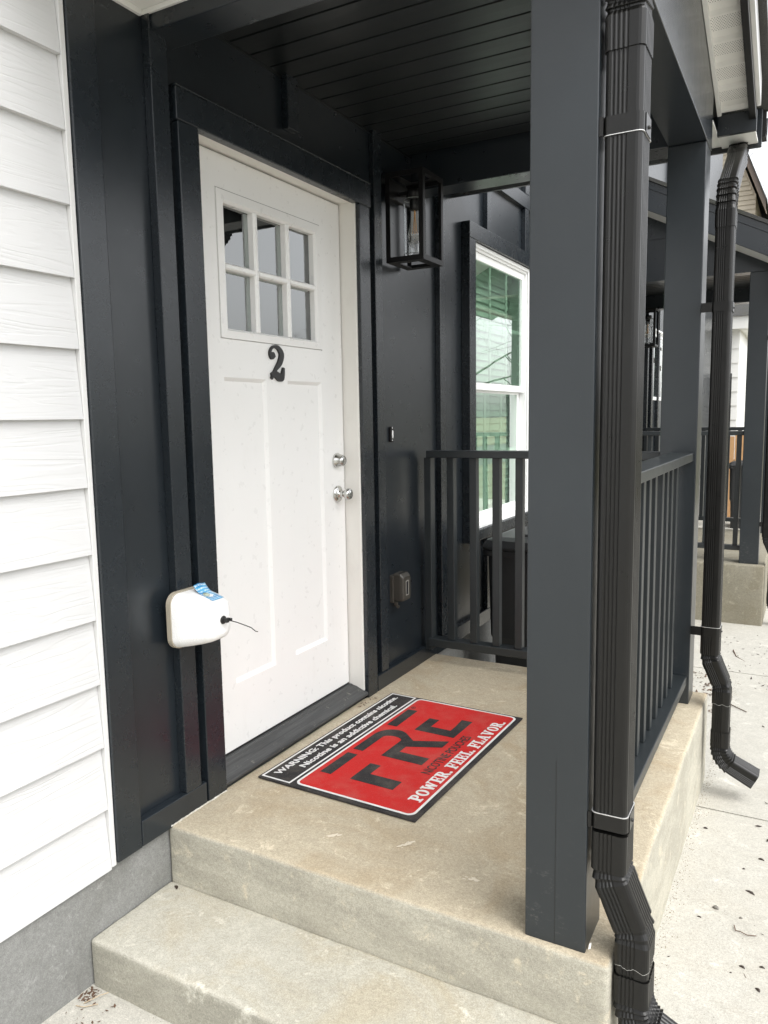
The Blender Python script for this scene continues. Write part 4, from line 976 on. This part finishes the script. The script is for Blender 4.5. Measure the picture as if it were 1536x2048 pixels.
m_ = MB(); m_.add([(x, y, z) for y in (4.907, 5.03) for x, z in ((xa, 2.602), (1.42, 2.602), (1.42, rz(1.42) - .246), (xa, rz(xa) - .246))], [(0, 1, 2, 3), (7, 6, 5, 4), (0, 4, 5, 1), (1, 5, 6, 2), (2, 6, 7, 3), (3, 7, 4, 0)])
part('gable_panel', M['navy'], m_, P3)
R3 = dup(RA, (.085, 3.47, .008), 'charcoal railing on the near side of the far porch', 'porch railings')
R4 = dup(RA, (.085, 5.26, .008), 'charcoal railing on the far side of the far porch', 'porch railings')
L3 = dup(LA, (DX, DY, 0), 'black box wall lantern hanging on the wall of the far porch', 'black wall lanterns')
downspout(1.475, 4.935, 1.93, .3, .052, .20, -.33, 'black downspout at the corner of the far porch, rightmost in the photo', 4.6, 2.36, ((1.760, 0), (.300, 0)), 1.421)

# ================================================================== BEYOND
def tree(name, x, y, h, label, seed, spread=.75, levels=5, base_r=.12, group='bare winter trees', tz=None, droop=0):
    rnd = random.Random(seed); T = thing(name, label, 'tree', (x, y, gz(y)), group)
    br = MB(); tr = MB()
    def limb(p, d, L, r, lev, mb):
        pts = [p]; rad = [r]; q = p.copy(); dd = d.copy(); n = 4
        for k in range(n):
            dd = (dd + Vector((rnd.uniform(-.22, .22), rnd.uniform(-.22, .22), rnd.uniform(-.10, .16) - droop * lev * .05))).normalized()
            q = q + dd * (L / n); pts.append(q.copy()); rad.append(r * (1 - .55 * (k + 1) / n))
        mb.tube(pts, rad, 7 if lev < 2 else (5 if lev < 4 else 3))
        if lev >= levels: return
        for k in range(rnd.choice((3, 4)) if lev else 6):
            t = rnd.uniform(.35, 1.0); i = min(int(t * n), n - 1); s0 = pts[i].lerp(pts[i + 1], t * n - i)
            a = rnd.uniform(0, 6.283); up = dd.cross(Vector((math.cos(a), math.sin(a), .3))).normalized()
            nd = (dd * (1 - spread * .6) + up * spread).normalized()
            limb(s0, nd, L * rnd.uniform(.50, .72), rad[i] * .60, lev + 1, br)
    limb(Vector((x, y, gz(y) - .1)), Vector((0, 0, 1)), h * .5, base_r, 0, tr)
    bark = M.get('bark')
    if not bark:
        s = NT('grey_bark'); M['bark'] = bark = s.fin(s.mix(s.noise(30, 5), (.045, .038, .032), (.11, .10, .09)), .9, s.bump(s.noise(60, 5), .5, .01))
    tr.build('trunk', bark, T, fix=False); br.build('branches', bark, T, fix=False)
    return T
tree('bare_tree', 1.52, 19.5, 11, 'bare tree behind the beige house at the right edge of the photo', 11, .8, 5, .10)
tree('bare_tree', 7.6, 20.5, 9.5, 'bare tree across the walkway mirrored in the white sash window', 5, .9, 6, .085, droop=.2)
tree('bare_tree', 14.0, 26, 9, 'bare street tree far off beyond the walkway', 8, .8, 4, .16)
tree('bare_tree', 26, 40, 10, 'large bare tree on the lawn across the road', 21, .8, 4, .2)

def lapped(mb, x0, x1, y, z0, z1, ex=.18, dirx=True):
    z = z0
    while z < z1:
        zt = min(z + ex, z1)
        mb.add([(x0, y - .018, z), (x1, y - .018, z), (x1, y, zt), (x0, y, zt), (x0, y, z), (x1, y, z)], [(0, 1, 2, 3), (0, 4, 5, 1)])
        z = zt
# white lap sided house
HW = thing('white_house', 'white lap sided house seen beyond the far porch', 'house', (-2, 14, gz(14)))
b = MB(); lapped(b, -6, .545, 13.9, -.25, 3.0, .26); part('lap_siding', M['pvc_trim'], b, HW)
b = MB(); b.box(-6, .548, 13.901, 21, -.63, 3.0); part('wall', M['pvc_trim'], b, HW)
b = MB(); b.box(-6, .552, 13.86, 13.90, -.62, -.26); part('foundation', M['found'], b, HW)
b = MB(); b.box(-6.1, .70, 13.6, 21.2, 2.68, 2.90); part('eave', M['pvc_trim'], b, HW)
b = MB(); b.prism([(13.55, 2.90), (17.5, 4.3), (21.3, 2.90)], 0, -6.2, .75); part('roof', M['shingle'], b, HW)
b = MB(); b.box(.30, .44, 13.82, 13.88, .9, 1.9); part('window', M['dark'], b, HW)
# beige gabled house further back
HB = thing('beige_house', 'beige gabled house with brown rake boards above the far porch roof', 'house', (-1.5, 17, gz(14)))
beige = paint('beige_siding', (.58, .52, .42), .6, .04); brown = paint('brown_trim', (.16, .125, .105), .55, .04)
k3 = (17 + 1.884) / (14 + 1.884)
def at17(xx, zz): return (1.731 + (xx - 1.731) * k3, 1.192 + (zz - 1.192) * k3)
A_, B_, C_ = at17(.06, 6.95), at17(.90, 4.86), at17(.45, 4.70)
slope = (B_[1] - A_[1]) / (B_[0] - A_[0])
xr, zr = B_[0] - .22, None; top = lambda x: A_[1] + (x - A_[0]) * slope
b = MB(); b.prism([(-7, -.7), (xr, -.7), (xr, top(xr) - .32), (-1.2, top(-1.2) - .32), (-7, top(-1.2) - 4)], 1, 17.0, 24); part('wall', beige, b, HB)
b = MB(); z = 1.0
while z < top(-1.2) - .4:
    xx = min(xr, (z + .44 - A_[1]) / slope + A_[0]) if z > top(xr) - .32 else xr
    b.add([(-1.2, 16.975, z), (xx, 16.975, z), (xx, 16.995, z + .10), (-1.2, 16.995, z + .10)], [(0, 1, 2, 3)]); z += .10
part('clapboards', beige, b, HB, fix=False)
def rk(y0, y1, a, c_, name, mat, xe2):
    m2 = MB(); m2.add([(x, y, top(x) + dz) for y in (y0, y1) for x, dz in ((-1.2, a), (xe2, a), (xe2, c_), (-1.2, c_))], [(0, 1, 2, 3), (7, 6, 5, 4), (0, 4, 5, 1), (1, 5, 6, 2), (2, 6, 7, 3), (3, 7, 4, 0)]); part(name, mat, m2, HB)
rk(16.5, 16.53, -.22, 0, 'rake_board', brown, B_[0]); rk(16.531, 16.99, -.20, -.18, 'rake_soffit', simple('tan_soffit', (.36, .28, .22), .6), B_[0]); rk(16.45, 24.2, .001, .05, 'roof', M['shingle'], B_[0] + .03)
# dark brown building at the end of the gap
HD = thing('brown_building', 'low dark brown building behind the white house', 'building', (1.2, 24, gz(14)))
brn = simple('brown_brick', (.13, .10, .09), .85, noise_s=20, var=.25)
b = MB(); b.box(.4, 2.2, 24, 30, -.7, 2.15); part('wall', brn, b, HD); b = MB(); b.box(.3, 2.3, 23.9, 30.1, 2.15, 2.3); part('roof', M['shingle'], b, HD)
FW = thing('wood_fence', 'new orange cedar fence beyond the far railing', 'fence', (.62, 12.5, gz(12)))
wood = simple('cedar_board', (.52, .30, .14), .7, noise_s=40, var=.25, bump=.3)
for k in range(3): b = MB(); b.box(.44 + k * .20, .63 + k * .20, 12.5, 12.53, gz(12), .78 + .05 * (k % 2)); part('board', wood, b, FW)
b = MB(); b.box(.44, 1.03, 12.531, 12.57, .3, .39); b.box(.44, 1.03, 12.531, 12.57, -.3, -.21); part('fence_rail', wood, b, FW)
bin_('trash_bin', .66, 1.15, 11.2, 11.7, gz(11), .42, 'small dark bin far off in front of the cedar fence')
# pale and dark ground bands seen through the far railing
b = MB(); b.add([(-4, 8.6, -.6235 + .004), (3, 8.6, -.6195), (3, 9.6, -.6195), (-4, 9.6, -.6195)], [(0, 1, 2, 3)])
st2 = struct('driveway', b, simple('old_asphalt', (.10, .10, .10), .9, noise_s=90, bump=.5), 'grey asphalt driveway beyond the far porch')

# ================================================================== LITTER ON THE GROUND
M['pod'] = simple('dried_pod', (.035, .022, .016), .5, bump=.3, noise_s=200)
M['leaf'] = simple('dead_leaf', (.10, .055, .032), .7, bump=.3, var=.5)
M['twig'] = simple('dry_twig', (.13, .085, .06), .8, var=.4)
M['chip'] = simple('grey_chip', (.16, .15, .13), .8, var=.3)
def pod(x, y, z, L, W_, rot, label, mat='pod', name='seed_pod', group='dried pods on the pale concrete', open_=False, cat='seed pod'):
    L *= .72; W_ *= .70
    T = MB(); rings = []
    n = 9
    for i in range(n + 1):
        t = i / n; wd = W_ * math.sin(math.pi * (.04 + .92 * t)) ** .75 * (1 + .15 * math.sin(i * 2.1 + x * 40)); h = W_ * .55 * math.sin(math.pi * (.04 + .92 * t)) ** .6
        bend = L * .10 * math.sin(math.pi * t)
        ring = []
        for k in range(8):
            a = 2 * math.pi * k / 8; px, py, pz = (t - .5) * L, wd * .5 * math.cos(a) + bend, h * .5 * (1 + math.sin(a)) * (.55 if open_ and math.sin(a) > .5 else 1)
            ring.append((px * math.cos(rot) - py * math.sin(rot), px * math.sin(rot) + py * math.cos(rot), pz + .0003))
        rings.append(ring)
    T.loft(rings, True, True); o = T.build(name, M[mat]); o.location = (x, y, z); o.rotation_euler = (math.atan(-.033) if y > -1 and x > 1.41 else 0, 0, 0)
    return tag(o, label, cat, group)
def deb(u): return gz(u)
pl = [
 (1.450, 1.15, .022, .014, .1, 'small dark pod by the corner of the landing, near the far downspout'),
 (1.650, 1.005, .028, .014, -.2, 'dark chunky pod farthest up the walkway at the right edge'),
 (1.600, .91, .014, .010, .5, 'tiny dark bit above the long split pod on the walkway'),
 (1.497, .545, .018, .009, -.1, 'small dark pod nearest the near downspout on the walkway'),
 (1.632, .355, .024, .012, -.4, 'dark pod with a stem between the two long twigs'),
 (1.682, .38, .020, .011, 0, 'dark pod at the photo edge level with the stemmed pod'),
 (1.676, .275, .024, .013, -.9, 'dark upright pod just above the lowest twig'),
 (1.606, .315, .010, .006, .3, 'tiny crumb left of the lowest pods on the walkway')]
for x, y, L, W_, r, lb in pl: pod(x, y, gz(y), L, W_, r, lb)
pod(1.628, .765, gz(.765), .046, .015, -.55, 'long split brown seed pod lying open on the walkway', open_=True)
pod(1.537, .618, gz(.62), .027, .022, -.3, 'grey leaf crumb in the middle of the walkway', 'chip', 'leaf_crumb', None, cat='leaf')
pod(1.612, .60, gz(.6), .014, .012, .4, 'small grey chip right of the leaf crumb', 'chip', 'leaf_crumb', None, cat='leaf')
pod(.118, -.296, -.204, .030, .014, -.5, 'dark pod in the inner corner of the concrete step', open_=True)
def twig(name, pts, r, label, par=None):
    b = MB(); b.tube(pts, [r * (1 - .4 * i / len(pts)) for i in range(len(pts))], 6); o = b.build(name, M['twig']); return tag(o, label, 'twig', 'twigs on the ground')
z5 = gz(.5) + .004
twig('twig', [(1.597, .545, z5), (1.603, .520, z5), (1.615, .522, z5), (1.635, .512, z5 + .001), (1.660, .522, z5)], .0018, 'thin forked twig lying below the split pod on the walkway')
twig('twig', [(1.622, .205, z5), (1.655, .186, z5 + .003), (1.680, .172, z5), (1.72, .150, z5)], .0024, 'longer brown twig at the bottom right corner of the photo')
twig('twig', [(1.637, .335, z5), (1.643, .318, z5 + .002), (1.65, .306, z5)], .0014, 'short twig end beside the stemmed pod')
z4 = gz(3.9) + .004
twig('twig', [(1.33, 3.95, z4), (1.36, 3.80, z4), (1.41, 3.72, z4), (1.47, 3.62, z4)], .004, 'curved twig in front of the far landing')
twig('twig', [(1.36, 2.85, gz(2.9) + .004), (1.42, 2.7, gz(2.7) + .005), (1.50, 2.62, gz(2.6) + .004)], .003, 'long thin twig behind the far downspout')
# loose litter that nobody could count
def litter(name, label, boxes, seed, mat, n, sz):
    rnd = random.Random(seed); b = MB()
    for (x0, x1, y0, y1, zf, m) in boxes:
        for k in range(m):
            x, y = rnd.uniform(x0, x1), rnd.uniform(y0, y1); z = zf(y) + .0008; a = rnd.uniform(0, 6.28); L = rnd.uniform(.3, 1) * sz; wd = L * rnd.uniform(.15, .6); tl = rnd.uniform(0, .5) * L
            c_, s_ = math.cos(a), math.sin(a)
            q = [(-L / 2, 0, 0), (0, wd / 2, tl * .4), (L / 2, 0, tl), (0, -wd / 2, tl * .2), (0, 0, tl * .5 + .0006)]
            b.add([(x + px * c_ - py * s_, y + px * s_ + py * c_, z + pz) for px, py, pz in q], [(0, 4, 1), (1, 4, 2), (2, 4, 3), (3, 4, 0), (0, 1, 2, 3)])
    o = b.build(name, M[mat], fix=False); return tag(o, label, 'leaf litter', kind='stuff')
litter('leaf_litter', 'dark leaf crumbs scattered before the far landing', [(1.25, 1.75, 2.9, 4.6, gz, 90), (1.405, 1.75, .2, 2.6, gz, 10)], 3, 'pod', 0, .030)
litter('leaf_litter', 'brown leaf scraps heaped in the corner below the step', [(.078, .118, -.635, -.585, gz, 60), (.08, .20, -.70, -.60, gz, 16)], 4, 'leaf', 0, .015)
litter('leaf_litter', 'dry leaf scraps beside the door threshold', [(.094, .128, .80, .94, lambda y: F, 26)], 6, 'leaf', 0, .020)
litter('leaf_litter', 'leaf pile against the far end of the landing behind the post', [(1.15, 1.36, 2.5, 3.3, gz, 160)], 9, 'leaf', 0, .035)
M['grit'] = simple('tan_grit', (.22, .18, .12), .9, var=.6, bump=0)
rnd_ = random.Random(31); gb = MB()
for k in range(900):
    y = rnd_.uniform(-.1, 3.2); x = 1.398 + abs(rnd_.gauss(0, .022)); r_ = rnd_.uniform(.0006, .0022); zz_ = gz(y) + .0005
    a_ = rnd_.uniform(0, 6.28); P_ = [(x + r_ * math.cos(a_ + t) * rnd_.uniform(.6, 1.3), y + r_ * math.sin(a_ + t) * rnd_.uniform(.6, 1.3), zz_) for t in (0, 1.57, 3.14, 4.71)]
    gb.add(P_ + [(x, y, zz_ + r_)], [(0, 1, 4), (1, 2, 4), (2, 3, 4), (3, 0, 4)])
tag(gb.build('grit', M['grit'], fix=False), 'sandy grit gathered where the walkway meets the landing', 'grit', kind='stuff')
for k, (pp, lb) in enumerate(((((.112, -.640, gz(-.6) + .004), (.135, -.607, gz(-.6) + .012), (.150, -.590, gz(-.6) + .014)), 'pale straw stalk leaning in the corner below the step'), (((.10, -.655, gz(-.6) + .004), (.125, -.65, gz(-.6) + .006), (.150, -.625, gz(-.6) + .006)), 'pale straw stalk lying flat in the corner below the step'))):
    b = MB(); b.tube(pp, .0012, 5); tag(b.build('straw_stalk', simple('straw', (.45, .36, .25), .7)), lb, 'straw')
b = MB(); b.add([(1.340, -.240, F + .001), (1.345, -.236, F + .001), (1.346, -.234, F + .016), (1.342, -.238, F + .014), (1.3405, -.2405, F + .0005)], [(0, 1, 2, 3), (0, 4, 3)])
tag(b.build('paint_chip', M['vinyl']), 'small white paint chip leaning at the foot of the near post', 'paint chip')
# whitish scuffs on the landing as thin dried mortar smears
def smear(x, y, L, W_, rot, seed, z=F):
    rnd = random.Random(seed); b = MB(); b.add([(0, 0, 0)], [])
    for k in range(14):
        px, py = rnd.gauss(0, L * .28), rnd.gauss(0, W_ * .25); r = rnd.uniform(.15, .5) * W_; n = 6; a0 = rnd.random() * 6
        P = [(px + r * 1.5 * math.cos(a0 + 6.283 * i / n) * rnd.uniform(.6, 1.2), py + r * .6 * math.sin(a0 + 6.283 * i / n) * rnd.uniform(.6, 1.2)) for i in range(n)]
        c_, s_ = math.cos(rot), math.sin(rot); zz = .0016 + k * .00002
        b.add([(qx * c_ - qy * s_, qx * s_ + qy * c_, zz) for qx, qy in P] , [tuple(range(n))])
    b.v = [(x + a, y + c2, z + e) for a, c2, e in b.v]
    return b
for i, (x, y, L, W_, r, lb) in enumerate(((.556, -.10, .045, .016, .9, 'pale mortar scuff on the landing nearest the mat'), (.768, -.044, .05, .018, .9, 'pale mortar scuff on the landing in the middle'), (1.004, -.112, .03, .014, .2, 'small pale scuff on the landing nearest the near post'))):
    tag(smear(x, y, L, W_, r, i + 40).build('mortar_scuff', simple('mortar_smear', (.62, .56, .45), .9)), lb, 'scuff', 'pale scuffs on the landing')
